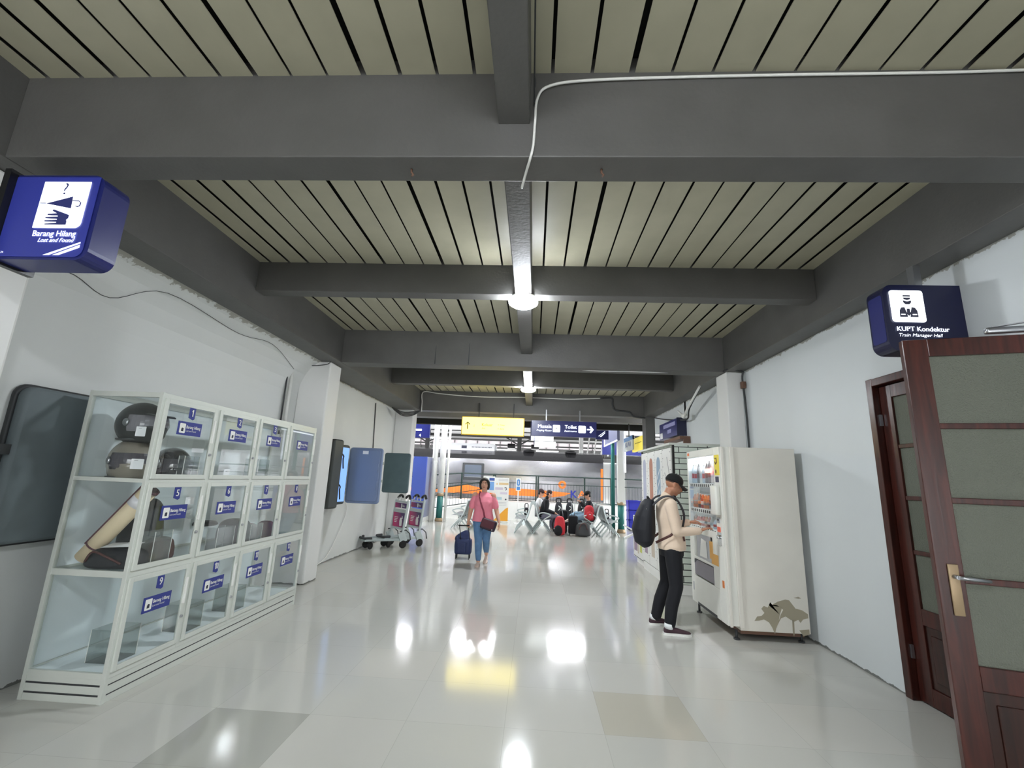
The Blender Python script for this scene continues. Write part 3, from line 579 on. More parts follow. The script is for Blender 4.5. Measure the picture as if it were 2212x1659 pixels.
# contents
def helmet(label, loc, rz, tilt, shell, visor, peak=False, s=1.0):
    t = thing('motorcycle_helmet', label, 'helmet', loc, rz, 'helmets in the display cabinet'); t.rotation_euler = (tilt, 0, rz); t.scale = (s, s, s)
    b = MB(); b.m(shell); nu, nv = 28, 18; rg = []
    for i in range(nv+1):
        th = PI*(0.03+0.72*i/nv); r = []
        for j in range(nu):
            a = 2*PI*j/nu; sx, sy, sz = 0.125, 0.165, 0.145
            y_ = math.cos(a); k = 1.0 + (0.10 if y_ > 0.5 and th > 1.7 else 0)
            r.append(Vector((math.sin(th)*math.sin(a)*sx, math.sin(th)*y_*sy*k, math.cos(th)*sz - (0.02 if y_ > 0 and th > 1.9 else 0))))
        rg.append(r)
    b.rings(rg, True, True); b.build('helmet_shell', t, world=False)
    v = MB(); v.m(visor); rg = []
    for i in range(9):
        z = 0.05 - 0.105*i/8; q = math.sqrt(max(0, 1-(z/0.145)**2))
        rg.append([Vector((math.sin(a)*0.131*q, math.cos(a)*0.173*q, z)) for a in [(-1.25+2.5*j/16) for j in range(17)]])
    for i in range(8):
        for j in range(16): v.add([rg[i][j], rg[i+1][j], rg[i+1][j+1], rg[i][j+1]], [(0,1,2,3)], True)
    v.build('visor', t, world=False)
    B('steel').ell((0.128,0.05,0.0),(0.012,0.025,0.025)).ell((-0.128,0.05,0.0),(0.012,0.025,0.025)).build('visor_hinge', t, world=False)
    B('dark').lathe([(0.11,-0.112),(0.118,-0.108),(0.118,-0.10)], (0,0,0), n=24).build('neck_rim', t, world=False)
    if peak: 
        B(shell).poly([(-0.09,0),(0.09,0),(0.06,0.07),(-0.06,0.07)], (0,0.15,0.055), (1,0,0), (0,0.95,-0.2), 0.008).build('peak', t, world=False)
    return t
matte = mat('matte_black_shell', (40, 42, 42), 0.45); taupe = mat('taupe_shell', (132, 124, 112), 0.3, coat=0.5); gloss = mat('gloss_black_shell', (18, 18, 20), 0.08, coat=0.8); smoke = mat('smoked_visor', (70, 66, 74), 0.06, coat=0.6); greyv = mat('grey_visor', (120, 118, 124), 0.2)
helmet('matte black motorcycle helmet on top of the brown one in the cabinet', (-3.18, 3.45, 1.915), -PI/2-0.25, 0.0, matte, greyv, True, 1.22)
helmet('brown and black motorcycle helmet lying on the upper cabinet shelf under the matte black one', (-3.19, 3.44, 1.62), -PI/2-0.6, 0.0, taupe, smoke, False, 1.2)
helmet('glossy black motorcycle helmet behind cabinet door 1', (-3.09, 3.72, 1.60), -PI/2-0.3, 0, gloss, smoke, False, 1.05)
def note(label, c, x, y_, w, h): return tag(B('paper').poly(roundrect(w,h,0.003,1), c, x, y_, 0.001).m(M['ink']).poly([(-w*0.25,h*0.3),(w*0.05,h*0.3),(w*0.05,h*0.33),(-w*0.25,h*0.33)], Vector(c)+Vector(x).cross(Vector(y_)).normalized()*0.002, x, y_).build('paper_note'), label, 'paper', 'white notes in the cabinet')
note('white paper note on the matte black helmet', (-3.01,3.27,1.845), (0.98,0.1,0), (0,0,1), 0.075, 0.075)
note('white paper note on the brown helmet', (-2.985,3.27,1.60), (0.98,0.1,0), (0,0,1), 0.095, 0.075)
note('blank white card standing at the foot of cabinet compartment 2', (-2.905,4.17,1.535), (0,1,0), (0,0,1), 0.085, 0.10)
note('white paper note hanging in cabinet compartment 5 beside the plate', (-2.93,3.80,1.31), (0,1,0), (0,0,1), 0.10, 0.06)
# poster tube leaning in the middle compartment
t = thing('poster_tube', 'long cream cardboard poster tube with a dark strap leaning in the cabinet', 'tube', (-3.33, 3.36, 0.90))
p0 = V(0,0,0.0); p1 = V(0.355,0.06,0.50)
d_ = (p1-p0).normalized(); B(mat('cream_cardboard', (226, 206, 172), 0.6)).cyl(p0, p1, 0.058, 28).build('tube_body', t, world=False)
B('maroon').cyl(p1, p1+d_*0.022, 0.064, 28).build('end_cap', t, world=False)
B(mat('pale_wood_end', (206, 184, 156), 0.6)).cyl(p0-d_*0.006, p0, 0.056, 28).build('end_disc', t, world=False)
B(mat('clear_tape', (232, 228, 232), 0.2)).cyl(p1-d_*0.14, p1-d_*0.07, 0.0595, 28).build('tape', t, world=False)
u_ = V(-0.81,0,0.58); B('maroon').bar(p0+d_*0.07+u_*0.064, p1+u_*0.066, 0.006, 0.03).cyl(p0+d_*0.10, p0+d_*0.112, 0.0605, 24).build('strap', t, world=False)
# bags in the middle row
def softbag(name, label, cat, c, size, m, rz=0.0, extra=None, seed=1):
    t = thing(name, label, cat, c, rz); r = random.Random(seed); b = MB(); b.m(M[m]); hx, hy, hz = [q/2 for q in size]
    rg = []
    for i in range(9):
        z = i/8; pr_ = 0.86+0.16*math.sin(PI*min(1, z*1.15))**0.5 if z < 0.95 else 0.55
        pr_ = [0.80,0.97,1.0,1.0,0.98,0.95,0.90,0.78,0.45][i]
        rg.append([Vector((hx*pr_*math.copysign(abs(math.cos(a))**0.6, math.cos(a))*(1+0.05*r.uniform(-1,1)), hy*pr_*math.copysign(abs(math.sin(a))**0.6, math.sin(a))*(1+0.05*r.uniform(-1,1)), size[2]*z)) for a in [2*PI*j/20 for j in range(20)]])
    b.rings(rg, True, True); b.build('bag_body', t, world=False, subsurf=1)
    return t
t = softbag('duffel_bag', 'black shiny duffel bag on the middle shelf under a white sheet', 'bag', (-3.10,3.40,0.832), (0.40,0.20,0.155), 'navycl', 0.15, seed=3)
B('brownstrap').tube(arc([(-0.15,-0.1,0.06),(-0.1,-0.115,0.13),(0.0,-0.12,0.1),(0.1,-0.11,0.05)]), 0.008, 6).build('strap', t, world=False)
note('white sheet of paper lying on the black duffel bag', (-3.06,3.38,1.003), (1,0.15,0.05), (-0.1,0.9,0.12), 0.22, 0.14)
t = softbag('backpack', 'grey brown backpack in compartment 5 of the cabinet', 'backpack', (-3.22,3.70,0.832), (0.26,0.26,0.50), 'dark', seed=5)
B('black').tube(arc([(0.05,0,0.5),(0.06,0,0.55),(-0.05,0,0.55),(-0.06,0,0.5)]), 0.008, 6).build('carry_handle', t, world=False)
softbag('pouch', 'dark brown pouch at the foot of cabinet compartment 5', 'bag', (-3.02,3.66,0.832), (0.16,0.26,0.20), 'brownstrap', seed=6)
softbag('fabric_bag', 'dark rounded bag in cabinet compartment 7', 'bag', (-3.12,4.75,0.832), (0.30,0.26,0.25), 'dark', seed=8)
softbag('small_case', 'small grey case in cabinet compartment 7 next to the rounded bag', 'case', (-3.12,4.98,0.832), (0.22,0.13,0.18), 'maroon', seed=9)
softbag('folded_cloth', 'folded dark cloth item in cabinet compartment 6', 'cloth', (-3.1,4.27,1.05), (0.16,0.22,0.05), 'dark', seed=10)
softbag('toiletry_bag', 'small dark bag in cabinet compartment 8', 'bag', (-3.05,5.2,0.832), (0.2,0.14,0.19), 'maroon', seed=11)
softbag('snack_pack', 'small yellow and grey pack behind the helmet in cabinet compartment 1', 'packet', (-3.3,3.72,1.482), (0.10,0.09,0.20), 'dark', seed=12)
def stand(label, c, w=0.2, d=0.14, h=0.22):
    x, y_, z = c; b = B('clear'); b.box((x,y_,z),(x+0.004,y_+w,z+h)).box((x,y_,z),(x+d,y_+0.004,z+h)).box((x,y_+w-0.004,z),(x+d,y_+w,z+h)).box((x,y_,z),(x+d,y_+w,z+0.004)).box((x+d-0.004,y_,z),(x+d,y_+w,z+h))
    b.m(M['white'])
    for (qx,qy) in ((0,0),(d,0),(0,w),(d,w)): b.box((x+qx-0.002,y_+qy-0.002,z),(x+qx+0.002,y_+qy+0.002,z+h))
    return tag(b.build('acrylic_box'), label, 'box', 'acrylic boxes in the cabinet')
stand('clear acrylic box in front of the glossy helmet', (-3.06+0.11,3.62,1.482), 0.17, 0.05, 0.2)
stand('clear acrylic box in the top row, third compartment, otherwise empty', (-3.1,4.72,1.482), 0.2, 0.15, 0.22); stand('clear acrylic box before the grey brown backpack', (-3.0,3.47,0.832), 0.17, 0.1, 0.26)
stand('clear acrylic box before the folded cloth in the middle row', (-3.0,4.18,0.832), 0.24, 0.1, 0.215); stand('clear acrylic box before the dark rounded bag', (-2.96,4.68,0.832), 0.2, 0.06, 0.2)
stand('clear acrylic box on the bottom shelf nearest the camera', (-3.2,3.42,0.18), 0.2, 0.2, 0.22); stand('clear acrylic box on the bottom shelf, second from the camera', (-3.2,4.1,0.18), 0.2, 0.2, 0.22); stand('clear acrylic box on the bottom shelf, farthest from the camera', (-3.2,4.72,0.18), 0.2, 0.2, 0.22)

# ------------------------------------------------------------------ wall panels on the left
def hrbox(b, c, size, r, face='x', n=5):
    """rounded-corner slab; face = axis the slab faces"""
    R = {'x': Matrix(((0,0,1),(1,0,0),(0,1,0))), 'y': Matrix(((1,0,0),(0,0,1),(0,-1,0)))}[face]
    return b.rbox(c, size, r, R, n)
slate = mat('slate_green_panel', (108, 118, 122), 0.6, noise=0.15, nscale=3); blueg = mat('blue_grey_panel', (122, 138, 170), 0.4); tealg = mat('dark_teal_panel', (80, 100, 104), 0.5, noise=0.1, nscale=6)
t = thing('wall_board', 'dark slate rounded board on the left wall behind the display cabinet', 'board', (-3.68, 3.35, 1.57))
hrbox(B(slate), (-3.66,3.45,1.57), (1.0,1.10,0.09), 0.08, 'x').build('board_panel', t); hrbox(B('dark'), (-3.70,3.45,1.57), (1.04,1.14,0.04), 0.09, 'x').build('board_rim', t)
B('dark').box((-3.72,2.86,1.63),(-3.63,2.95,1.70)).build('wall_bracket', t)
t = thing('swivel_screen', 'wall mounted screen with dark casing and bright blue face, beside the left pillar', 'screen', (-3.6, 7.9, 1.6))
olive = mat('olive_black_casing', (60, 64, 62), 0.45)
c_ = B(olive); Rz = rot('Z', math.radians(-8)); Rb = Rz @ Matrix(((0,0,1),(1,0,0),(0,1,0)))
c_.rbox((-3.46,7.72,1.57), (0.30,1.18,0.10), 0.045, Rb); c_.build('casing', t)
s_ = B(olive); s_.rbox((-3.50,8.02,1.56), (0.46,1.06,0.07), 0.05, Rb); s_.m(mat('lit_blue_screen', (120, 158, 226), 0.3, emit=0.22)); s_.obox((-3.462,8.02,1.56), (0.38,0.96,0.006), Rb); s_.build('screen_panel', t)
for z in (1.25,1.78): B('black').tube(arc([(-3.43,7.84,z+0.16),(-3.38,7.86,z+0.1),(-3.40,7.9,z+0.04),(-3.38,7.9,z-0.12)]), 0.012, 6).rbox((-3.43,7.82,z+0.13),(0.04,0.06,0.05),0.01).build('latch_handle', t)
B('alu').box((-3.70,8.35,1.2),(-3.50,8.42,1.28)).box((-3.70,8.35,1.78),(-3.50,8.42,1.86)).build('wall_bracket', t)
t = thing('swing_out_panel', 'blue grey rounded panel with a small white label standing out from the left wall', 'panel', (-3.2, 8.45, 1.55))
Rp = rot('Z', math.radians(-3)) @ Matrix(((1,0,0),(0,0,1),(0,-1,0)))
B(blueg).rbox((-3.19,8.45,1.555), (0.66,1.03,0.06), 0.06, Rp, 6).rbox((-3.19,8.41,1.555), (0.58,0.95,0.02), 0.05, Rp, 6).build('panel_body', t)
for z in (1.28,1.6):
    hp = B(blueg); hp.tube([(-2.93,8.41,z),(-2.93,8.385,z+0.02),(-2.92,8.38,z+0.17),(-2.92,8.41,z+0.19)], 0.008, 6); hp.build('side_handle', t)
B('paper').rbox((-3.19,8.395,1.98),(0.11,0.004,0.06),0.002).build('paper_label', t, label='small white label')
B('alu').box((-3.72,8.44,1.22),(-3.5,8.5,1.30)).box((-3.72,8.44,1.76),(-3.5,8.5,1.84)).cyl((-3.56,8.47,1.2),(-3.56,8.47,1.86),0.028).build('hinge_arm', t)
t = thing('swing_out_panel', 'dark teal rounded panel standing out from the left wall behind the luggage trolleys', 'panel', (-3.3, 10.35, 1.62))
B(tealg).rbox((-3.16,10.35,1.63), (0.62,0.90,0.06), 0.05, Rp, 6).build('panel_body', t); B('alu').box((-3.72,10.34,1.4),(-3.45,10.38,1.46)).box((-3.72,10.34,1.8),(-3.45,10.38,1.86)).build('hinge_arm', t)
ad = advert_material()
def trolley(label, loc, rz):
    """front of the trolley towards +y"""
    t = thing('luggage_trolley', label, 'trolley', loc, rz, 'luggage trolleys by the left wall')
    f = B('seatfr'); w = 0.28
    for s in (-1,1): f.bar((s*w,-0.30,0.16),(s*w,-0.40,1.02),0.05,0.035,(1,0,0)); f.bar((s*w,-0.38,0.18),(s*0.17,0.48,0.20),0.03,0.05); f.poly([(-0.44,0.16),(-0.28,0.12),(-0.20,0.30),(-0.34,0.36)], (s*w-0.02,0,0), (0,1,0), (0,0,1), 0.04)
    f.box((-w,-0.43,0.96),(w,-0.40,1.0)); f.box((-w,-0.37,0.74),(w,-0.34,0.82)); f.box((-w,-0.34,0.38),(w,-0.31,0.43)); f.box((-0.17,0.44,0.17),(0.17,0.5,0.21))
    for k in range(5): f.bar((-0.2+0.1*k,-0.32,0.19),(-0.14+0.07*k,0.46,0.20),0.02,0.012)
    f.build('frame', t, world=False, bevel=0.004)
    for zz, hh in ((0.585,0.32),(0.90,0.11)):
        yb = -0.32-0.03*(zz-0.4)
        for s in (-1,1):
            p = B(ad) if zz < 0.8 else B(ad); yb2 = -0.345-0.075*(zz-0.55)+s*0.006
            p.obox((0,yb2,zz),(2*w-0.05,0.004,hh))
            xd = (-s*-1,0,0); xd = (1,0,0) if s < 0 else (-1,0,0); yo = yb2+s*0.004
            p.m(M['white'])
            if zz < 0.8:
                p.poly([(0.06,-0.13),(0.16,-0.13),(0.17,-0.02),(0.14,0.05),(0.08,0.05),(0.05,-0.02)], (0,yo,zz), xd, Z_)
                p.poly([(0.14,0.03),(0.19,0.03),(0.18,0.09),(0.155,0.10)], (0,yo,zz), xd, Z_)
                for q in range(4): p.poly([(-0.19,0.06-0.035*q),(-0.02-0.02*q,0.06-0.035*q),(-0.02-0.02*q,0.045-0.035*q),(-0.19,0.045-0.035*q)], (0,yo,zz), xd, Z_)
            else:
                p.text('Buy', (-0.15,yo,zz), xd, Z_, h=0.05, bold=0.02); p.poly([(0.03,-0.05),(0.08,-0.05),(0.08,0.04),(0.03,0.04)], (0,yo,zz), xd, Z_)
            p.build('advert_board', t, world=False)
    h = B('white'); 
    for s in (-1,1): h.cyl((s*0.24,-0.41,1.0),(s*0.22,-0.43,1.08),0.012,8)
    h.tube([(-0.08,-0.41,1.0),(-0.08,-0.42,1.06),(0.08,-0.42,1.06),(0.08,-0.41,1.0)],0.012,8); h.build('handle_support', t, world=False)
    for s in (-1,1): B('black').tube(arc([(s*0.06,-0.45,1.06),(s*0.12,-0.46,1.11),(s*0.21,-0.46,1.12),(s*0.28,-0.44,1.06)]), [0.02,0.024,0.027,0.03]+[0.03]*15, 8).build('brake_grip', t, world=False)
    def wheel(x, y_, r, yaw=0):
        ww = B('rubber'); ax = rot('Z', yaw) @ V(1,0,0); ww.lathe([(r*0.6,-0.02),(r*0.92,-0.02),(r,-0.012),(r,0.012),(r*0.92,0.02),(r*0.6,0.02)], (x,y_,r), ax, 22); ww.m(M['alu']).lathe([(r*0.6,-0.014),(r*0.6,0.014)], (x,y_,r), ax, 16)
        ww.build('wheel', t, world=False)
    for s in (-1,1): wheel(s*(w+0.005), -0.34, 0.085)
    wheel(-0.11, 0.34, 0.075, 0.5); wheel(0.11, 0.34, 0.075, -0.3)
    bmp = B('dark'); bmp.tube([(-0.2,0.36,0.24),(-0.17,0.5,0.235),(0.17,0.5,0.235),(0.2,0.36,0.24)], 0.026, 8); bmp.build('bumper', t, world=False)
    for s in (-1,1): bmp = B('dark'); bmp.tube([(s*w,-0.25,0.36),(s*w,-0.4,0.38),(s*w,-0.5,0.30),(s*w,-0.53,0.16)],0.012,8).build('wheel_guard', t, world=False); bmp = B('dark'); bmp.box((s*0.11-0.03,0.28,0.15),(s*0.11+0.03,0.40,0.18)).build('caster_mount', t, world=False)
    return t
trolley('luggage trolley with purple adverts by the left wall, the nearer of two', (-3.30,10.25,0), math.radians(135))
trolley('luggage trolley with purple adverts nested behind the nearer one', (-3.02,10.62,0), math.radians(135))

# ------------------------------------------------------------------ vending machine
vx, vy0, vy1, vz1 = 2.14, 5.33, 6.43, 2.06
ivory = mat('ivory_enamel', (226, 226, 218), 0.3, noise=0.05, nscale=2.5); side = mat('aged_beige_enamel', (224, 220, 210), 0.4, noise=0.08, nscale=1.8)
t = thing('vending_machine', 'tall ivory vending machine with peeling paint low on its side, by the right wall', 'vending machine', (2.57, 5.88, 0))
b = B(side); b.box((vx+0.13,vy0+0.006,0.10),(3.0,vy1,vz1)); b.build('machine_body', t, bevel=0.006)
b = B('bronze'); b.box((vx+0.15,vy0+0.06,0.055),(2.96,vy1-0.05,0.10)); b.build('base_skirt', t)
for x_, y_ in ((vx+0.10,vy0+0.05),(2.93,vy0+0.07),(vx+0.06,vy1-0.06),(2.93,vy1-0.07)):
    B('dark').cyl((x_,y_,0.0),(x_,y_,0.015),0.032,12).cyl((x_,y_,0.0),(x_,y_,0.10),0.014,10).build('foot', t)
YN = (0,-1,0)     # with Z gives a normal towards -x
dr = B(ivory); wy0, wy1, wz0, wz1 = 5.50, 6.40, 1.085, 1.975
dr.box((vx,vy0,0.14),(vx+0.12,wy0,vz1)); dr.box((vx,wy1,0.14),(vx+0.12,vy1+0.0,vz1)); dr.box((vx,wy0,wz1),(vx+0.12,wy1,vz1)); dr.box((vx,wy0,1.005),(vx+0.12,wy1,wz0))
dr.box((vx,wy0,0.14),(vx+0.12,wy1,0.47)); dr.box((vx,wy0,0.47),(vx+0.12,5.66,1.01)); dr.box((vx,6.29,0.47),(vx+0.12,wy1,1.01)); dr.box((vx+0.10,5.6,0.47),(vx+0.12,6.32,1.01)); dr.box((vx,5.66,0.68),(vx+0.03,6.29,0.71))
door = dr.build('machine_door', t, bevel=0.004)
B(side).box((vx+0.02,vy0-0.012,0.13),(vx+0.05,vy0+0.01,vz1)).box((vx+0.12,vy0-0.014,0.13),(vx+0.165,vy0+0.01,vz1)).build('edge_moulding', t, bevel=0.004)
B('lam').box((vx+0.112,wy0,wz0),(vx+0.118,wy1,wz1)).box((vx+0.01,wy1-0.006,wz0),(vx+0.118,wy1,wz1)).box((vx+0.01,wy0,wz1-0.01),(vx+0.118,wy1,wz1)).build('display_cavity', t)
B('glass').box((vx+0.004,wy0+0.006,wz0),(vx+0.008,wy1-0.004,wz1-0.004)).build('window_glass', t)
rp = random.Random(4); cls = [mat('bottle_red', (176,52,44),0.3), mat('bottle_amber', (196,116,70),0.3), mat('bottle_clear_blue', (190,206,220),0.2), mat('bottle_brown', (96,58,46),0.3), mat('bottle_white', (226,226,224),0.3), mat('bottle_grey', (120,122,126),0.3)]
lt = B(mat('display_tube', (255,250,246),0.4,emit=5.0)); lt.box((vx+0.07,wy0+0.1,wz1-0.03),(vx+0.09,wy1-0.1,wz1-0.015)); lt.build('display_light', t)
rows_v = [(1.64,[2,2,5,4,2,5,5,4,2]),(1.325,[1,1,3,0,1,1,5,2,2]),(1.105,[3,0,0,0,1,0,4,2,2])]
for ri, (z, cc) in enumerate(rows_v):
    s_ = B('lam'); s_.box((vx+0.012,wy0+0.01,z-0.055),(vx+0.105,wy1-0.01,z)); s_.m(M['white']).box((vx+0.006,wy0+0.02,z-0.05),(vx+0.012,wy1-0.02,z-0.006)); s_.m(M['dark'])
    for k in range(12): s_.box((vx+0.003,wy0+0.05+0.068*k,z-0.046),(vx+0.006,wy0+0.08+0.068*k,z-0.012))
    s_.build('product_shelf', t)
    hmax = (1.965,1.56,1.255)[ri]-z
    for k in range(9):
        y_ = wy1-0.07-k*0.094; h_ = hmax*rp.uniform(0.72,0.92); r_ = 0.030; zz = z
        bb = B(cls[cc[k]]); bb.lathe([(r_*0.8,0),(r_,0.01),(r_,h_*0.62),(r_*0.85,h_*0.72),(r_*0.4,h_*0.88),(r_*0.4,h_*0.93)], (vx+0.06,y_,zz), n=14); bb.m(M['white']).lathe([(r_*0.45,h_*0.93),(r_*0.45,h_)], (vx+0.06,y_,zz), n=12)
        bb.m(cls[(cc[k]+4) % 6]).lathe([(r_*1.02,h_*0.25),(r_*1.02,h_*0.5)], (vx+0.06,y_,zz), n=14, cap=False)
        bb.build('sample_bottle', t)
B(mat('lit_red_sign', (255,120,96),0.4,emit=2.0)).poly(roundrect(0.2,0.05,0.01,2), (vx+0.02,5.72,1.79), YN, Z_, 0.003).build('red_display', t, label='small glowing red display')
st = B(mat('yellow_sticker', (236,214,60),0.5)); st.poly(roundrect(0.135,0.235,0.004,2), (vx,5.40,1.85), YN, Z_, 0.003); st.m(M['bronze']); st.tube([(vx-0.005,5.44,1.93),(vx-0.005,5.40,1.93),(vx-0.005,5.39,1.88),(vx-0.005,5.42,1.86),(vx-0.005,5.44,1.89)],0.006,6); st.ell((vx-0.003,5.43,1.775),(0.004,0.02,0.025)); st.build('yellow_sticker', t)
B('navy_dk').poly(roundrect(0.09,0.065,0.004,2), (vx,5.41,1.685), YN, Z_, 0.004).build('card_reader', t, label='small black square reader')
B(ivory).rbox((vx-0.03,5.42,1.45),(0.06,0.16,0.33),0.02).build('payment_housing', t)
pp = B('steel'); pp.poly(roundrect(0.07,0.06,0.005,2), (vx,5.43,1.225), YN, Z_, 0.008); pp.m(M['dark']).poly(roundrect(0.05,0.02,0.003,2), (vx-0.009,5.43,1.23), YN, Z_, 0.002); pp.build('coin_slot', t)
B(mat('orange_button', (226,96,64),0.4)).poly(roundrect(0.075,0.055,0.005,2), (vx,5.43,1.125), YN, Z_, 0.008).build('return_button', t, label='orange red button')
B('chrome').cyl((vx,5.43,1.04),(vx-0.03,5.43,1.04),0.022,16).build('door_lock', t)
B('chrome').poly(roundrect(0.11,0.14,0.01,3), (vx,5.43,1.02), YN, Z_, 0.004).build('lock_plate', t)
# recessed pick-up window and coin flap
B('steel').poly(roundrect(0.47,0.33,0.03,4), (vx+0.02,5.98,0.865), YN, Z_, 0.006).m(M['white']).poly([(-0.14,-0.12),(0.12,-0.12),(0.09,0.08),(-0.07,0.10)], (vx+0.012,5.98,0.855), YN, Z_, 0.002).build('pickup_window', t)
B(mat('grey_flap', (112,106,116),0.3)).poly([(-0.31,-0.09),(0.31,-0.09),(0.31,0.09),(-0.31,0.09)], (vx+0.02,5.975,0.58), YN, Z_, 0.02).m(M['dark']).poly([(-0.31,0.04),(-0.31,0.09),(-0.21,0.09)], (vx-0.002,5.975,0.58), YN, Z_, 0.001).build('delivery_flap', t, label='grey delivery flap')
B(mat('orange_sticker', (232,176,90),0.6)).poly(roundrect(0.1,0.2,0.004,1), (vx,5.70,0.86), YN, Z_, 0.002).poly(roundrect(0.20,0.12,0.004,1), (vx,5.60,0.77), YN, Z_, 0.0025).build('orange_sticker', t)
B(mat('orange_label', (206,112,40),0.5)).poly(roundrect(0.05,0.075,0.003,1), (vx,5.395,0.545), YN, Z_, 0.003).build('small_orange_label', t)
B('orange').poly(roundrect(0.07,0.035,0.002,1), (vx,6.36,2.02), YN, Z_, 0.003).build('corner_sticker', t)
B('dark').box((vx-0.002,5.62,0.135),(vx+0.02,6.22,0.165)).build('kick_vent', t)
B('steel').poly(roundrect(0.03,0.1,0.002,1), (vx,6.35,0.33), YN, Z_, 0.003).build('data_plate', t)
ps = B(mat('peeled_primer', (158,150,130),0.8)); pz = 0.0
ps.poly([(2.42,0.205),(2.45,0.25),(2.50,0.26),(2.53,0.29),(2.50,0.33),(2.53,0.36),(2.57,0.345),(2.60,0.40),(2.58,0.37),(2.66,0.375),(2.72,0.35),(2.69,0.28),(2.67,0.20),(2.64,0.14),(2.625,0.085),(2.60,0.15),(2.57,0.20),(2.52,0.225),(2.47,0.21)], (0,vy0+0.006,0), X_, Z_, 0.0015)
ps.poly([(2.60,0.365),(2.68,0.41),(2.76,0.435),(2.80,0.43),(2.86,0.35),(2.93,0.335),(2.985,0.30),(2.985,0.26),(2.93,0.245),(2.90,0.21),(2.88,0.24),(2.84,0.22),(2.80,0.235),(2.75,0.265),(2.70,0.245),(2.66,0.18),(2.70,0.28),(2.73,0.33),(2.70,0.36)], (0,vy0+0.006,0), X_, Z_, 0.0015)
ps.poly([(2.815,0.23),(2.835,0.23),(2.83,0.10),(2.82,0.07),(2.812,0.12)], (0,vy0+0.006,0), X_, Z_, 0.0015); ps.poly([(2.88,0.135),(2.985,0.15),(2.985,0.10),(2.92,0.08),(2.90,0.11)], (0,vy0+0.006,0), X_, Z_, 0.0015); ps.poly([(2.85,0.455),(2.90,0.47),(2.93,0.455),(2.90,0.45)], (0,vy0+0.006,0), X_, Z_, 0.0015)
ps.build('peeled_patch', t, label='bare peeled paint patch')

# ------------------------------------------------------------------ locker cabinet with brick print, counter beyond it
t = thing('locker_cabinet', 'tall white cabinet clad in printed white bricks with arched coloured doors', 'cabinet', (2.62, 8.3, 0))
lx, ly0, ly1, lz = 2.20, 7.27, 9.33, 2.25
b = B('brick'); b.box((lx+0.02,ly0,0.14),(3.05,ly1,lz-0.02)); b.build('cabinet_body', t)
B('white').box((lx+0.05,ly0+0.03,0),(3.0,ly1-0.03,0.14)).box((lx+0.0,ly0+0.0,0.0),(3.02,ly0+0.04,0.145)).box((lx,ly0,0),(lx+0.04,ly1,0.145)).build('plinth', t)
B('alu').box((lx-0.05,ly0-0.01,lz-0.02),(3.06,ly1+0.1,lz+0.012)).build('top_board', t)
B('black').box((lx-0.004,ly0-0.004,0.14),(lx+0.03,ly0+0.03,lz-0.02)).box((lx-0.004,ly1-0.02,0.14),(lx+0.02,ly1,lz-0.02)).build('corner_strip', t)
cc = [(172,176,196),(176,120,98),(140,164,186),(226,228,222)]; pw = (ly1-ly0-0.08)/4
for k in range(4):
    ya = ly1-0.03-k*pw; yb = ya-pw+0.015; yc = (ya+yb)/2
    d = B('white').box((lx-0.012,yb,0.16),(lx+0.02,ya,lz-0.06)).build('locker_door', t, bevel=0.003)
    if k < 3:
        a = B(mat('arch_print_%s' % ['lilac','terracotta','blue'][k], cc[k], 0.5)); r_ = 0.115
        pts = [(-r_,-0.12),(r_,-0.12)] + [(r_*math.cos(q*PI/10), 0.86+r_*math.sin(q*PI/10)) for q in range(11)]
        a.poly(pts, (lx-0.012,yc,1.10), YN, Z_, 0.002)
        if k == 2:
            a.m(M['white'])
            for q in range(5): a.poly([(-0.1,0.02+0.17*q),(-0.1,-0.01+0.17*q),(0.1,0.17+0.17*q),(0.1,0.20+0.17*q)], (lx-0.0145,yc,1.0), YN, Z_)
    else:
        a = B('ink')
        for q in range(6): o_ = (0.12-0.14*(q % 2), 1.55-0.25*q); a.poly([(o_[0]-0.10,o_[1]+0.5),(o_[0]-0.085,o_[1]+0.5),(o_[0]+0.06,o_[1]+0.12),(o_[0]+0.045,o_[1]+0.12)], (lx-0.012,yc,0), YN, Z_, 0.001)
    a.m([mat('print_mauve', (150,130,148),0.5), mat('print_sand', (196,184,168),0.5), mat('print_lime', (190,196,96),0.5), mat('print_sand', (196,184,168),0.5)][k]).poly([(-0.11,0.32),(0.11,0.32),(0.11,0.78),(-0.11,0.78)], (lx-0.012,yc,0), YN, Z_, 0.001)
    a.m(M['ink'])
    for q in range(14):
        zz = 0.3+0.14*q
        a.poly([(-0.02,0),(0.02,0),(0.02,0.008),(-0.02,0.008)], (lx-0.0135,yb+0.035,zz), YN, Z_); a.poly([(-0.02,0),(0.02,0),(0.02,0.008),(-0.02,0.008)], (lx-0.0135,ya-0.035,zz+0.05), YN, Z_)
    a.build('door_print', d)
    kb = B('dark').tube([(lx-0.012,yb+0.05,1.15),(lx-0.045,yb+0.05,1.14),(lx-0.045,yb+0.05,1.04),(lx-0.012,yb+0.05,1.03)], 0.007, 6); kb.build('door_handle', d)
t = thing('low_counter', 'low white counter with printed coloured panels beyond the brick cabinet', 'counter', (2.6, 9.8, 0))
B('white').box((lx+0.0,9.36,0.10),(2.95,10.24,0.93)).box((lx+0.03,9.38,0),(2.9,10.05,0.10)).build('counter_body', t, bevel=0.004)
q = B(mat('print_lime', (190,196,96),0.5)); q.poly([(-0.09,-0.25),(0.09,-0.25),(0.09,0.25),(-0.09,0.25)], (lx-0.001,9.55,0.50), YN, Z_, 0.002)
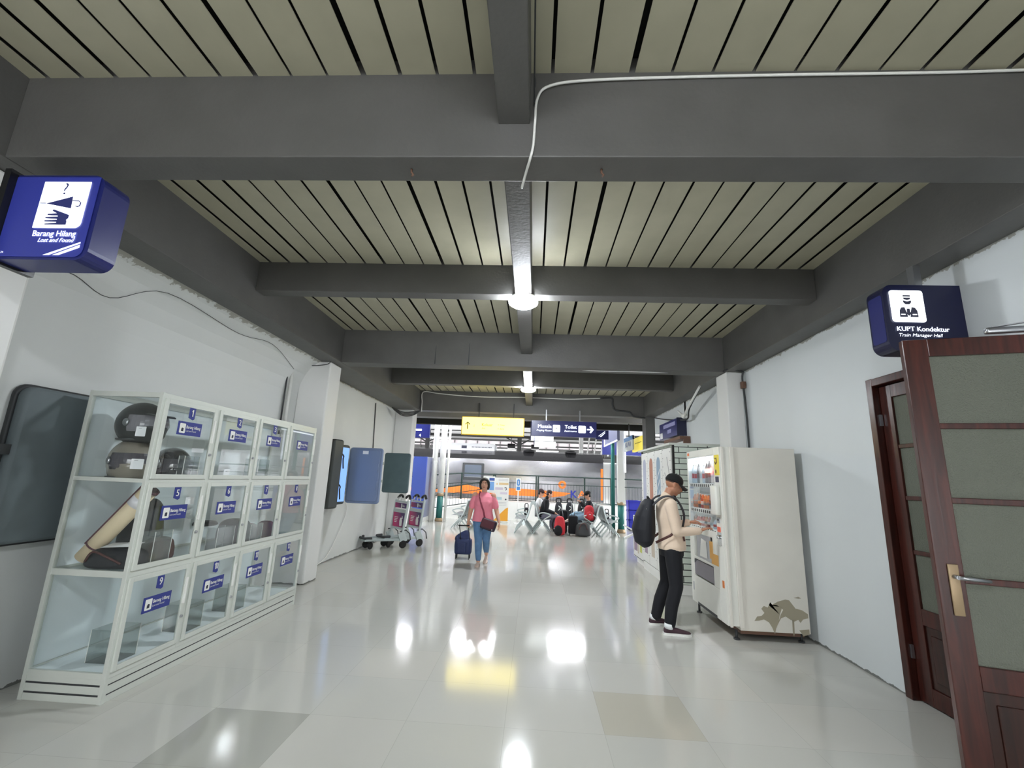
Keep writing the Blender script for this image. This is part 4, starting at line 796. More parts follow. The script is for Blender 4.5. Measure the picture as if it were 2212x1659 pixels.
q.m(mat('print_mauve', (150,130,148),0.5)).poly([(-0.14,-0.12),(0.14,-0.12),(0.14,0.12),(-0.14,0.12)], (lx-0.001,10.0,0.35), YN, Z_, 0.002); q.m(mat('print_sand', (196,184,168),0.5)).poly([(-0.05,-0.3),(0.05,-0.3),(0.05,0.3),(-0.05,0.3)], (lx-0.001,9.78,0.5), YN, Z_, 0.002)
q.m(M['ink']).poly([(-0.41,0),(0.41,0),(0.41,0.012),(-0.41,0.012)], (lx-0.001,9.8,0.115), YN, Z_, 0.002); q.poly([(-0.41,0),(0.41,0),(0.41,0.012),(-0.41,0.012)], (lx-0.001,9.8,0.9), YN, Z_, 0.002); q.build('front_print', t)
B('white').obox((lx-0.11,10.15,0.66),(0.24,0.14,0.03),rot('Y',0.45)).build('upper_flap', t, label='bright white tilted flap'); B('white').obox((lx-0.10,10.15,0.50),(0.24,0.14,0.03),rot('Y',-0.45)).build('lower_flap', t, label='bright white tilted flap')
# navy box sign and brown shelf above
t = thing('customer_service_sign', 'blue box sign with pale lettering panel above the brick cabinet', 'sign', (3.0, 9.85, 2.78))
B('navy').box((2.90,9.22,2.60),(3.085,10.5,2.95)).build('sign_box', t, bevel=0.004); B('navy_dk').box((2.895,9.2,2.59),(3.085,9.22,2.96)).build('end_panel', t)
q = B(mat('pale_blue_print', (150,150,196),0.5)); q.poly([(-0.42,-0.04),(0.42,-0.04),(0.42,0.04),(-0.42,0.04)], (2.899,9.75,2.86), YN, Z_, 0.002).poly([(-0.13,-0.04),(0.13,-0.04),(0.13,0.04),(-0.13,0.04)], (2.899,9.75,2.73), YN, Z_, 0.002); q.m(M['paper']).poly(roundrect(0.2,0.13,0.01,2), (2.899,10.35,2.68), YN, Z_, 0.002); q.build('lettering_panel', t)
tag(B('bronze').box((2.88,9.0,2.50),(3.086,10.1,2.56)).box((2.95,9.0,2.34),(3.086,9.04,2.5)).build('wall_shelf', bevel=0.004), 'brown wooden shelf under the blue box sign on the right wall', 'shelf')
t = thing('direction_sign', 'yellow lit sign board facing the hall beyond the grey pillar on the right', 'sign', (2.95, 12.75, 2.7))
B('yelsoft').box((2.90,11.9,2.50),(2.98,13.45,2.88)).build('sign_panel', t, bevel=0.005); q = B('ink')
for k in range(5): q.poly([(-0.05,-0.012),(0.05,-0.012),(0.05,0.012),(-0.05,0.012)], (2.898,12.35+0.16*k,2.72), YN, Z_, 0.001)
q.build('print', t)

# ------------------------------------------------------------------ people
def hand(b, w, d, up, side, curl=0.6, s=1.0, spread=0.25):
    """palm from wrist w along d, palm facing -up; side = direction of the thumb"""
    d = Vector(d).normalized(); up = Vector(up); up = (up - d*up.dot(d)).normalized(); lat = Vector(side); lat = (lat - d*lat.dot(d) - up*lat.dot(up)).normalized()
    w = Vector(w); c = w + d*0.05*s
    b.tube([w, w+d*0.03*s, w+d*0.075*s, w+d*0.09*s], [(0.016*s,0.022*s),(0.016*s,0.034*s),(0.014*s,0.038*s),(0.010*s,0.034*s)], 12, side=up)
    for k, (o, L) in enumerate(((0.029,0.072),(0.010,0.080),(-0.010,0.075),(-0.028,0.058))):
        p = w + d*0.083*s + lat*o*s; q = d + lat*o*spread*4; q.normalize(); pts = [p]; a = 0
        for i, fr in enumerate((0.45,0.30,0.25)):
            a += curl*(0.7+0.15*k)*(0.55 if i == 0 else 0.8); dd = q*math.cos(a) - up*math.sin(a); p = p + dd*L*fr*s; pts.append(p)
        b.chain(pts, [0.0095*s,0.009*s,0.0085*s,0.0075*s], 8)
    p = w + d*0.025*s + lat*0.024*s; a1 = p + (d*0.6+lat*0.75-up*0.15).normalized()*0.036*s; a2 = a1 + (d*0.9+lat*0.25-up*0.35*curl).normalized()*0.030*s; a3 = a2 + (d-up*0.4*curl).normalized()*0.02*s
    b.chain([p,a1,a2,a3], [0.013*s,0.011*s,0.010*s,0.008*s], 8)
def head_mesh(b, c, F, U, s=1.0):
    """c = centre, F = facing, U = up"""
    F = Vector(F).normalized(); U = Vector(U); U = (U - F*U.dot(F)).normalized(); Rr = F.cross(U).normalized(); R = Matrix((Rr, F, U)).transposed()
    c = Vector(c)
    P = lambda x, y, z: c + R @ (Vector((x, y, z))*s)
    b.ell(P(0,-0.012,0.03), (0.076*s,0.094*s,0.088*s), R, 20, 14); b.ell(P(0,0.018,-0.028), (0.064*s,0.070*s,0.082*s), R, 18, 12)
    b.ell(P(0,0.050,-0.088), (0.030*s,0.030*s,0.024*s), R); b.ell(P(0,-0.005,-0.075), (0.055*s,0.062*s,0.032*s), R)
    b.tube([P(0,0.082,0.015),P(0,0.096,-0.008),P(0,0.106,-0.030),P(0,0.088,-0.042)], [0.008*s,0.010*s,0.015*s,0.010*s], 10); b.ell(P(0.012,0.090,-0.034), 0.009*s); b.ell(P(-0.012,0.090,-0.034), 0.009*s)
    b.ell(P(0,0.086,-0.060), (0.024*s,0.010*s,0.006*s), R); b.ell(P(0,0.084,-0.071), (0.021*s,0.010*s,0.007*s), R)
    b.ell(P(0,0.070,0.030), (0.052*s,0.020*s,0.010*s), R)
    for q in (-1,1):
        b.ell(P(q*0.038,0.055,-0.030), (0.024*s,0.026*s,0.022*s), R); b.ell(P(q*0.078,-0.008,-0.008), (0.008*s,0.018*s,0.032*s), R); b.ell(P(q*0.082,-0.014,0.004), (0.008*s,0.014*s,0.018*s), R)
    return P, R
def face_parts(t, P, R, s=1.0, lipm='lip', closed=False):
    e = B('white') if not closed else B('skinw')
    for q in (-1,1): e.ell(P(q*0.030,0.073,0.006), (0.013*s,0.010*s,0.0036*s), R)
    e.m(M['eye'])
    for q in (-1,1): e.ell(P(q*0.030,0.083,0.005), (0.008*s,0.004*s,0.0040*s), R)
    e.build('eyes', t, world=False)
    m_ = B(lipm); m_.ell(P(0,0.0925,-0.063), (0.021*s,0.005*s,0.0038*s), R); m_.ell(P(0,0.0905,-0.069), (0.017*s,0.005*s,0.0038*s), R); m_.build('lips', t, world=False)
    w = B('hair')
    for q in (-1,1): w.tube([P(q*0.014,0.090,0.026),P(q*0.032,0.088,0.031),P(q*0.048,0.076,0.026)], [0.003*s,0.004*s,0.002*s], 6)
    w.build('eyebrows', t, world=False)
def shoe(t, heel, yaw, upper, sole, L=0.28, name='shoe', lift=0.0, pitch=0.0, lowcut=False):
    """heel on the floor; yaw: 0 = toes to +y"""
    R = rot('Z', yaw) @ rot('X', pitch); h = Vector(heel)
    def ring(y, w, z0, z1, n=14): return [h + R @ Vector((math.cos(2*PI*j/n)*w/2, y, z0 + (z1-z0)*(0.5+0.5*math.sin(2*PI*j/n)))) for j in range(n)]
    s = B(sole); k = L/0.28
    prof = [(-0.005,0.05),(0.02,0.068),(0.08,0.066),(0.13,0.070),(0.19,0.090),(0.235,0.082),(0.265,0.055),(0.278,0.02)]
    outl = [(w/2, y*k) for y, w in prof] + [(-w/2, y*k) for y, w in prof[::-1]]
    if True:
        a = [h + R @ Vector((x_, y_, 0)) for x_, y_ in outl]; c2 = [h + R @ Vector((x_*1.03, y_, 0.026)) for x_, y_ in outl]; s.rings([a, c2], True, False); s.build(name+'_sole', t, world=False)
    u = B(upper); hh = 0.085 if not lowcut else 0.06
    u.rings([ring(y*k, w*0.96, 0.012, z) for y, w, z in ((0.0,0.045,hh*0.75),(0.015,0.064,hh*1.08),(0.06,0.066,hh*1.02),(0.10,0.066,hh),(0.14,0.072,hh*0.88),(0.19,0.086,hh*0.7),(0.235,0.078,hh*0.6),(0.262,0.050,hh*0.5),(0.272,0.015,hh*0.35))], True, True)
    return u.build(name, t, world=False, subsurf=1)
def limb(b, pts, rs, n=14): return b.chain([Vector(p) for p in pts], rs, n)

# ---- man at the vending machine. local: facing +y, his right = +x
t = thing('person', 'man in black cap and cream sweatshirt with a backpack, reaching to the vending machine', 'person', (1.60, 5.56, 0), -PI/2)
Fh = V(0.02,0.93,-0.36); Uh = V(0,0.36,0.93); hc = V(0.0,0.085,1.60)
b = B('skin'); P, R = head_mesh(b, hc, Fh, Uh, 1.0)
b.tube([V(0,-0.02,1.40),V(0,0.005,1.47),V(0,0.045,1.55)], [0.062,0.056,0.056], 16)
b.tube([V(0,0.03,0.86),V(0,0.02,1.0),V(0,-0.01,1.22),V(0,-0.01,1.38),V(0,-0.02,1.44)], [(0.11,0.15),(0.10,0.135),(0.11,0.16),(0.09,0.16),(0.05,0.09)], 20, side=(0,1,0))
SR, ER, WR = V(0.175,-0.01,1.385), V(0.215,0.035,1.085), V(0.165,0.30,1.10); SL, EL, WL = V(-0.175,-0.01,1.385), V(-0.205,0.06,1.10), V(-0.10,0.27,1.17)
HRt = V(0.155,0.385,1.135)
for s_, e_, w_ in ((SR,ER,WR),(SL,EL,WL)): limb(b, [s_,e_,w_], [0.055,0.040,0.028]); 
hand(b, WR, V(-0.08,0.9,0.35), V(0,-0.3,0.9), V(-1,0,0.2), 0.35); hand(b, WL, V(0.3,0.85,0.2), V(0,-0.2,0.9), V(1,0,0.3), 0.8)
HR, KR, AR = V(0.095,0.02,0.88), V(0.125,0.035,0.49), V(0.145,-0.065,0.09); HL, KL, AL = V(-0.095,0.01,0.88), V(-0.12,0.0,0.49), V(-0.155,-0.135,0.09)
for q in ((HR,KR,AR),(HL,KL,AL)): limb(b, q, [0.085,0.055,0.04])
b.build('body', t, world=False, voxel=0.0055, smooth=3)
face_parts(t, P, R)
b = B('cream'); b.tube([V(0,0.035,0.87),V(0,0.035,0.91),V(0,0.04,1.0),V(0,0.025,1.12),V(0,0.0,1.24),V(0,-0.01,1.34),V(0,-0.015,1.40),V(0,-0.01,1.45)], [(0.152,0.188),(0.158,0.194),(0.145,0.176),(0.132,0.172),(0.13,0.185),(0.115,0.195),(0.095,0.165),(0.062,0.075)], 24, side=(0,1,0))
b.tube([V(0,-0.015,1.42),V(0,0.0,1.46),V(0,0.018,1.487)], [0.078,0.070,0.066], 20)
for s_, e_, w_ in ((SR,ER,WR),(SL,EL,WL)):
    b.chain([s_+V(0,0,-0.01), (s_+e_)/2, e_], [0.072,0.064,0.056], 16); b.chain([e_, (e_+w_)/2, w_-(w_-e_).normalized()*0.005], [0.056,0.050,0.040], 16)
rr_ = random.Random(2)
for k in range(5): a_ = PI*(0.15+0.17*k); b.tube([V(0.16*math.sin(a_)*1.02, 0.035+0.13*math.cos(a_), 0.93+0.05*k), V(0.17*math.sin(a_+0.5), 0.035+0.135*math.cos(a_+0.5), 0.90+0.05*k)], 0.012, 8)
b.build('sweatshirt', t, world=False, voxel=0.007, smooth=5)
b = B('blackcl'); b.tube([V(0,0.03,0.80),V(0,0.03,0.88),V(0,0.032,0.925)], [(0.13,0.165),(0.135,0.170),(0.128,0.160)], 20, side=(0,1,0))
for hip, k_, a_, sx in ((HR,KR,AR,1),(HL,KL,AL,-1)):
    b.chain([hip+V(0,0,-0.02), hip*0.55+k_*0.45, k_, k_*0.5+a_*0.5+V(0,-0.012,0), a_+V(0,0.01,0.02)], [0.099,0.090,0.075,0.070,0.060], 18)
    b.ell(k_+V(0,0.03,0.03),(0.05,0.035,0.05)); 
b.build('trousers', t, world=False, voxel=0.008, smooth=4)
mar = mat('dark_maroon_canvas', (66,44,52),0.8)
shoe(t, V(0.16,-0.13,0), -0.05, mar, 'white', 0.30); shoe(t, V(-0.165,-0.205,0), 0.1, mar, 'white', 0.30)
for ax_, ay_, yw in ((0.16,-0.13,0),(-0.165,-0.205,0.1)): B('whitecl').tube([V(ax_,ay_+0.055,0.065),V(ax_,ay_+0.06,0.115)], 0.047, 14).build('sock', t, world=False)
# cap
cpb = B(mat('black_cap_cotton',(16,16,18),0.9)); rg = []
for i in range(10):
    th = PI*0.5*i/9; rg.append([P(0.088*math.cos(a)*math.cos(th)*1.0, -0.010+0.105*math.sin(a)*math.cos(th), 0.045-0.02*math.sin(a)*0+0.092*math.sin(th)**0.85) for a in [2*PI*j/28 for j in range(28)]])
cpb.rings([[P(0.084*math.cos(a), -0.010+0.100*math.sin(a), 0.028) for a in [2*PI*j/28 for j in range(28)]]] + rg, True, True)
cpb.ell(P(0,-0.010,0.138), 0.007)
cpb.build('cap', t, world=False)
bb = B(mat('black_cap_cotton',(16,16,18),0.9)); top = []; bot = []
for j in range(15):
    a = -1.25+2.5*j/14; top.append((math.sin(a)*0.086, math.cos(a)*0.099-0.010, 0.040-0.010*abs(math.sin(a)))); x_ = math.sin(a)*0.080; bot.append((x_, 0.085+0.082*math.cos(a*0.95), 0.020-0.045*abs(math.sin(a))**2 -0.004))
for j in range(14):
    bb.add([P(*top[j]),P(*top[j+1]),P(*bot[j+1]),P(*bot[j])], [(0,1,2,3)], True); bb.add([P(top[j][0],top[j][1],top[j][2]-0.006),P(top[j+1][0],top[j+1][1],top[j+1][2]-0.006),P(bot[j+1][0],bot[j+1][1],bot[j+1][2]-0.006),P(bot[j][0],bot[j][1],bot[j][2]-0.006)], [(3,2,1,0)], True)
    bb.add([P(*bot[j]),P(*bot[j+1]),P(bot[j+1][0],bot[j+1][1],bot[j+1][2]-0.006),P(bot[j][0],bot[j][1],bot[j][2]-0.006)], [(0,1,2,3)], True)
bb.build('cap_brim', t, world=False)
b = B(mat('cropped_hair',(70,52,44),0.8)); b.ell(P(0,-0.020,0.030), (0.0765,0.088,0.052), R, 20, 12); b.build('cropped_hair', t, world=False)
# backpack
t = thing('backpack', 'large black nylon backpack worn by the man at the vending machine', 'backpack', (1.60, 5.56, 0), -PI/2)
b = B('navycl')
b.tube([V(0,-0.24,0.90),V(0,-0.275,0.96),V(0,-0.285,1.08),V(0,-0.265,1.22),V(0,-0.235,1.34),V(0,-0.205,1.40),V(0,-0.20,1.425)], [(0.06,0.10),(0.115,0.15),(0.135,0.165),(0.115,0.16),(0.085,0.14),(0.06,0.11),(0.04,0.08)], 22, side=(0,1,0))
b.ell((0,-0.33,1.10),(0.12,0.07,0.13)); b.ell((0,-0.24,1.36),(0.10,0.06,0.07)); b.ell((0,-0.31,0.99),(0.12,0.08,0.09))
b.build('bag_body', t, world=False, voxel=0.008, smooth=4)
B('navycl').ell((0,-0.345,1.02),(0.10,0.055,0.10)).build('front_pocket', t, world=False)
for s_ in (-1,1):
    pts = arc([V(s_*0.10,-0.20,1.36),V(s_*0.125,-0.10,1.45),V(s_*0.13,-0.01,1.470),V(s_*0.125,0.075,1.435),V(s_*0.125,0.135,1.33),V(s_*0.13,0.15,1.24),V(s_*0.16,0.12,1.14)], 5)
    st = B(mat('dark_grey_webbing',(58,58,62),0.8)); st.tube(pts, [(0.011,0.034)]*len(pts), 10, side=(0,-1,0.6)); st.build('shoulder_strap', t, world=False)
    st = B('brownstrap'); st.tube([V(s_*0.185,0.07,1.12),V(s_*0.192,-0.03,1.04),V(s_*0.13,-0.18,0.95)], [(0.004,0.014)]*3, 8, side=(1,0,0)); st.tube([V(s_*0.18,0.105,1.12),V(s_*0.186,0.11,1.06),V(s_*0.186,0.125,0.985)], [(0.004,0.011)]*3, 8, side=(1,0,0)); st.build('lower_strap', t, world=False, label='brown webbing strap')
B('navycl').tube(arc([(0.03,-0.20,1.40),(0.04,-0.23,1.45),(-0.02,-0.23,1.45),(-0.03,-0.2,1.40)]), 0.008, 6).build('carry_handle', t, world=False)
B('chrome').rbox((0.13,-0.27,1.31),(0.006,0.02,0.035),0.003).build('buckle', t, world=False)

# ---- woman walking towards the camera. local facing +y (turned round), her right = +x
t = thing('person', 'woman in a pink blouse and blue jeans walking towards the camera, pulling a trolley case', 'person', (-0.94, 8.83, 0), PI)
hc = V(0.0,0.0,1.475); b = B('skinw'); P, R = head_mesh(b, hc, V(0,0.995,0.12), V(0,-0.12,0.99), 1.0)
b.tube([V(0,-0.02,1.28),V(0,-0.015,1.34),V(0,-0.005,1.41)], [0.056,0.052,0.052], 16)
b.tube([V(0,0,0.80),V(0,0,0.95),V(0,0,1.12),V(0,0,1.25),V(0,-0.01,1.31)], [(0.12,0.15),(0.11,0.14),(0.11,0.15),(0.09,0.14),(0.05,0.08)], 20, side=(0,1,0))
SR, ER, WR = V(0.175,-0.01,1.265), V(0.245,-0.03,0.99), V(0.285,-0.05,0.765); SL, EL, WL = V(-0.175,-0.01,1.265), V(-0.25,-0.02,1.00), V(-0.315,0.09,0.79)
limb(b, [SR,(SR+ER)/2,ER,(ER+WR)/2,WR], [0.058,0.052,0.044,0.040,0.027]); limb(b, [SL,(SL+EL)/2,EL,(EL+WL)/2,WL], [0.058,0.052,0.044,0.040,0.027])
hand(b, WR, V(-0.02,0.02,-1), V(0.5,-0.9,0), V(-1,0.3,0), 1.3, 0.95); hand(b, WL, V(-0.1,0.25,-0.9), V(-1,0,0), V(0,1,0), 0.4, 0.95)
HR, KR, AR = V(0.085,0,0.78), V(0.06,0.07,0.45), V(0.045,0.06,0.08); HL, KL, AL = V(-0.085,0,0.78), V(-0.075,-0.03,0.44), V(-0.065,-0.30,0.155)
for q in ((HR,KR,AR),(HL,KL,AL)): limb(b, q, [0.085,0.058,0.038])
b.build('body', t, world=False, voxel=0.0055, smooth=3); face_parts(t, P, R)
b = B('pink'); b.tube([V(0,0,0.785),V(0,0,0.85),V(0,0.005,0.97),V(0,0.008,1.07),V(0,0.01,1.14),V(0,0,1.23),V(0,-0.01,1.29),V(0,-0.01,1.325)], [(0.162,0.208),(0.160,0.202),(0.140,0.175),(0.145,0.176),(0.150,0.180),(0.115,0.178),(0.08,0.13),(0.062,0.068)], 24, side=(0,1,0))
b.ell((0.07,0.09,1.12),(0.075,0.065,0.075)); b.ell((-0.07,0.09,1.12),(0.075,0.065,0.075))
for s_, e_ in ((SR,ER),(SL,EL)): b.chain([s_*0.97+V(0,0,-0.010), s_*0.5+e_*0.5, s_*0.25+e_*0.75], [0.067,0.064,0.063], 16)
b.build('blouse', t, world=False, voxel=0.007, smooth=4)
B('white').rbox((0.0,0.145,1.16),(0.05,0.01,0.012),0.004).m(M['pink']).ell((0.0,0.135,1.02),(0.008,0.012,0.008)).ell((0,0.14,0.96),(0.008,0.012,0.008)).build('buttons', t, world=False)
b = B('jeans'); b.tube([V(0,0,0.70),V(0,0,0.78),V(0,0,0.86)], [(0.13,0.165),(0.138,0.180),(0.125,0.160)], 20, side=(0,1,0))
b.chain([HR+V(0,0,-0.02),HR*0.5+KR*0.5,KR,KR*0.5+AR*0.5,AR+V(0,0,0.035)], [0.105,0.092,0.072,0.066,0.050], 18); b.chain([HL+V(0,0,-0.02),HL*0.5+KL*0.5,KL,KL*0.5+AL*0.5,AL+V(0,0.02,0.045)], [0.105,0.092,0.072,0.064,0.050], 18)
b.build('jeans', t, world=False, voxel=0.008, smooth=4)
shoe(t, V(0.045,0.02,0), 0.0, 'nude', 'nude', 0.25, lowcut=True); shoe(t, V(-0.065,-0.36,0.075), 0.0, 'nude', 'nude', 0.25, pitch=-0.38, lowcut=True)
b = B('hair'); b.ell(P(0,-0.022,0.040), (0.088,0.100,0.092), R, 20, 14); b.ell(P(0,-0.060,-0.035), (0.078,0.058,0.090), R)
for q in (-1,1): b.tube([P(q*0.050,0.066,0.082),P(q*0.078,0.035,0.040),P(q*0.086,0.010,-0.01),P(q*0.080,-0.005,-0.065),P(q*0.070,-0.01,-0.10)], [0.018,0.024,0.022,0.022,0.014], 10)
b.tube([P(-0.05,0.070,0.080),P(0.0,0.076,0.090),P(0.05,0.070,0.080)], [0.018,0.020,0.018], 10)
b.build('hair', t, world=False, voxel=0.006, smooth=2)
t = thing('shoulder_bag', 'dark purple shoulder bag hanging at the hip of the woman in pink', 'bag', (-0.94,8.83,0), PI)
b = B('purplebag'); b.rbox((-0.13,0.20,0.745),(0.30,0.12,0.20),0.045,rot('Y',-0.30)@rot('Z',0.2)); b.build('bag_body', t, world=False, subsurf=1)
B('maroon').rbox((-0.12,0.27,0.76),(0.24,0.01,0.14),0.004,rot('Y',-0.30)@rot('Z',0.2)).m(M['steel']).ell((-0.20,0.26,0.66),0.012).ell((-0.25,0.21,0.80),0.009).build('front_flap', t, world=False)
st = B(mat('dark_rose_strap',(140,54,74),0.7)); pts = arc([V(0.085,-0.09,1.32),V(0.082,0.0,1.335),V(0.078,0.075,1.27),V(0.05,0.145,1.17),V(0.02,0.17,1.08),V(-0.02,0.16,0.98),V(-0.05,0.175,0.87),V(-0.08,0.19,0.83)],4); st.tube(pts, [(0.004,0.016)]*len(pts), 8, side=(0,1,0)); st.build('strap', t, world=False)
# trolley case behind her
t = thing('trolley_case', 'navy soft trolley case with long handle pulled by the woman in pink', 'suitcase', (-1.33, 9.40, 0), PI)
b = B('navybag'); b.rbox((0.04,0,0.235),(0.34,0.24,0.30),0.06); b.build('case_body', t, world=False, subsurf=1)
b = B('navybag'); b.tube([V(0.04,0,0.30),V(0.04,0,0.40),V(0.0,0.0,0.46),V(-0.03,0,0.51),V(-0.05,0,0.53)], [(0.10,0.165),(0.10,0.16),(0.07,0.10),(0.04,0.06),(0.02,0.03)], 18, side=(0,1,0)); b.ell((0.17,0.02,0.38),(0.05,0.08,0.06)); b.ell((0.19,0.0,0.25),(0.03,0.09,0.12)); b.build('top_bag', t, world=False, voxel=0.01, smooth=3)
B('navybag').rbox((0.06,0.125,0.22),(0.18,0.04,0.20),0.018).build('front_pocket', t, world=False, subsurf=1)
h = B('black'); h.bar((-0.085,-0.06,0.3),(-0.012-0.02,-0.0+0.33,0.68),0.014,0.014) if False else None
h = B('dark'); h.cyl((0.09,-0.02,0.30),(0.055,0.56,0.685),0.008,8).cyl((-0.09,-0.02,0.30),(-0.115,0.56,0.685),0.008,8); h.m(M['black']).cyl((0.075,0.565,0.69),(-0.135,0.565,0.69),0.013,10); h.build('pull_handle', t, world=False)
for x_ in (-0.09,0.17): B('rubber').lathe([(0.035,-0.012),(0.038,0),(0.035,0.012)], (x_,-0.02,0.038), (1,0,0), 16).m(M['dark']).box((x_-0.016,-0.04,0.03),(x_+0.016,0.0,0.10)).build('wheel', t, world=False)
for x_ in (-0.09,0.17): B('dark').box((x_-0.008,0.08,0.0),(x_+0.008,0.10,0.1)).build('foot', t, world=False)

# ---- seated people: local facing +y
def seated(label, loc, rz, top, trs, skin, hairm, hat=None, phone=False, cross=False, lean=0.08, armf=0.32, hood=False, longsleeve=True):
    t = thing('person', label, 'person', loc, rz); hc = V(0,0.02+lean*0.9,1.18); b = B(skin)
    P, R = head_mesh(b, hc, V(0,0.95,-0.28), V(0,0.28,0.95), 1.0)
    b.tube([V(0,lean*0.6,0.98),V(0,lean*0.8,1.06),V(0,lean,1.12)], [0.056,0.052,0.052], 14)
    SR, SL = V(0.175,lean*0.5,0.955), V(-0.175,lean*0.5,0.955)
    if phone: ER, WR, EL, WL = V(0.22,0.10,0.72), V(0.10,0.26,0.93), V(-0.22,0.10,0.72), V(-0.08,0.27,0.95)
    else: ER, WR, EL, WL = V(0.24,0.06,0.69), V(0.14,armf,0.62), V(-0.24,0.06,0.69), V(-0.12,armf,0.62)
    for s_, e_, w_ in ((SR,ER,WR),(SL,EL,WL)): limb(b, [s_,e_,w_], [0.050,0.040,0.028], 10)
    dh = V(0,0.6,0.6) if phone else V(0,0.9,-0.2)
    hand(b, WR, dh, V(0,-0.5,0.7), V(-1,0,0), 0.8, 1.0); hand(b, WL, dh, V(0,-0.5,0.7), V(1,0,0), 0.8, 1.0)
    HR, HL = V(0.09,0.02,0.52), V(-0.09,0.02,0.52)
    if cross: KR, AR, KL, AL = V(0.06,0.42,0.60), V(-0.20,0.60,0.50), V(-0.10,0.45,0.50), V(-0.10,0.42,0.09)
    else: KR, AR, KL, AL = V(0.12,0.44,0.50), V(0.12,0.45,0.09), V(-0.12,0.44,0.50), V(-0.12,0.42,0.09)
    for q in ((HR,KR,AR),(HL,KL,AL)): limb(b, q, [0.075,0.052,0.038], 10)
    b.build('body', t, world=False, voxel=0.008, smooth=2)
    b = B(top); b.tube([V(0,0.0,0.47),V(0,0.01,0.60),V(0,lean*0.2,0.75),V(0,lean*0.4,0.90),V(0,lean*0.5,0.97),V(0,lean*0.7,1.02)], [(0.125,0.165),(0.13,0.17),(0.13,0.175),(0.12,0.19),(0.09,0.16),(0.06,0.075)], 20, side=(0,1,0))
    for s_, e_, w_ in ((SR,ER,WR),(SL,EL,WL)): b.chain([s_,e_,w_] if longsleeve else [s_,s_*0.4+e_*0.6], [0.070,0.056,0.042] if longsleeve else [0.070,0.062], 12)
    if hood: b.ell((0,lean-0.07,1.06),(0.10,0.06,0.07))
    b.build('top', t, world=False, voxel=0.01, smooth=3)
    b = B(trs)
    for h_, k_, a_ in ((HR,KR,AR),(HL,KL,AL)): b.chain([h_,k_,a_+V(0,0,0.05)], [0.10,0.078,0.058], 12)
    b.tube([V(0,0.0,0.44),V(0,0,0.56)], [(0.12,0.165),(0.12,0.16)], 16, side=(0,1,0)); b.build('trousers', t, world=False, voxel=0.011, smooth=3)
    if cross: shoe(t, AL+V(0,-0.05,-0.09), 0, 'nude' if phone else 'white', 'white', 0.27); shoe(t, V(-0.215,0.58,0.40), 0.3, 'nude', 'white', 0.27, pitch=-0.2)
    else: shoe(t, AR+V(0,-0.05,-0.09), 0, 'white', 'white', 0.27); shoe(t, AL+V(0,-0.05,-0.09), 0, 'white', 'white', 0.27)
    face_parts(t, P, R)
    b = B(hairm); b.ell(P(0,-0.018,0.038), (0.084,0.098,0.090), R, 16, 12)
    b.ell(P(0,-0.045,-0.01), (0.076,0.062,0.07), R); b.build('hair', t, world=False)
    if hat:
        b = B(hat); b.ell(P(0,-0.010,0.055), (0.090,0.106,0.088), R, 18, 12); b.tube([P(-0.06,0.085,0.05),P(0,0.15,0.035),P(0.06,0.085,0.05)], 0.012, 8); b.poly([(-0.07,0.0),(0.07,0.0),(0.05,0.075),(-0.05,0.075)], P(0,0.085,0.045), R@V(1,0,0), R@V(0,0.98,-0.2), 0.006); b.build('cap', t, world=False)
    return t

# ------------------------------------------------------------------ waiting area beyond the hall
struct(B('canopy').box((-14,11.98,4.2),(14,25.2,4.32)).build('ceiling_platform'))  # platform roof, carried on over the train to shut out sky light
trim(B('beam').box((-12,12.9,3.30),(12,13.3,4.2))); trim(B('void').box((-12,13.9,3.20),(12,14.1,3.55)).box((-12,13.95,3.5),(12,14.05,4.2)))
for y_ in (16.2, 18.4): trim(B('canopy').box((-12,y_,3.95),(12,y_+0.15,4.2)))
struct(B('wall').box((-12,11.83,0),(XL-0.15,11.98,4.2)).build('wall_front_left')); struct(B('wall').box((3.75,11.75,0),(12,11.9,4.2)).build('wall_front_right'))
def tube_light(c, L, label, gm=None, group='added tube lights under the platform roof'):
    t = thing('tube_light', label, 'lamp', c, 0, group); h = L/2
    B('white').box((-h,-0.05,0.02),(h,0.05,0.07)).build('fitting', t, world=False); B(gm or mat('fill_tube_glow',(246,250,255),0.4,emit=FILL_TUBE)).cyl((-h+0.03,0,0),(h-0.03,0,0),0.02,10).build('tube', t, world=False)
    return t
for k, x_ in enumerate((-8,-5,-2,1.2,4.5,8)):  # two rows of tubes out of view, added to brighten the waiting area
    for j, y_ in enumerate((15.2, 17.4)): tube_light((x_, y_, 4.12), 1.5, 'added unseen white tube light over the %s, %s in its row' % (['benches','railing'][j], ['leftmost','second from the left','third from the left','third from the right','second from the right','rightmost'][k]))
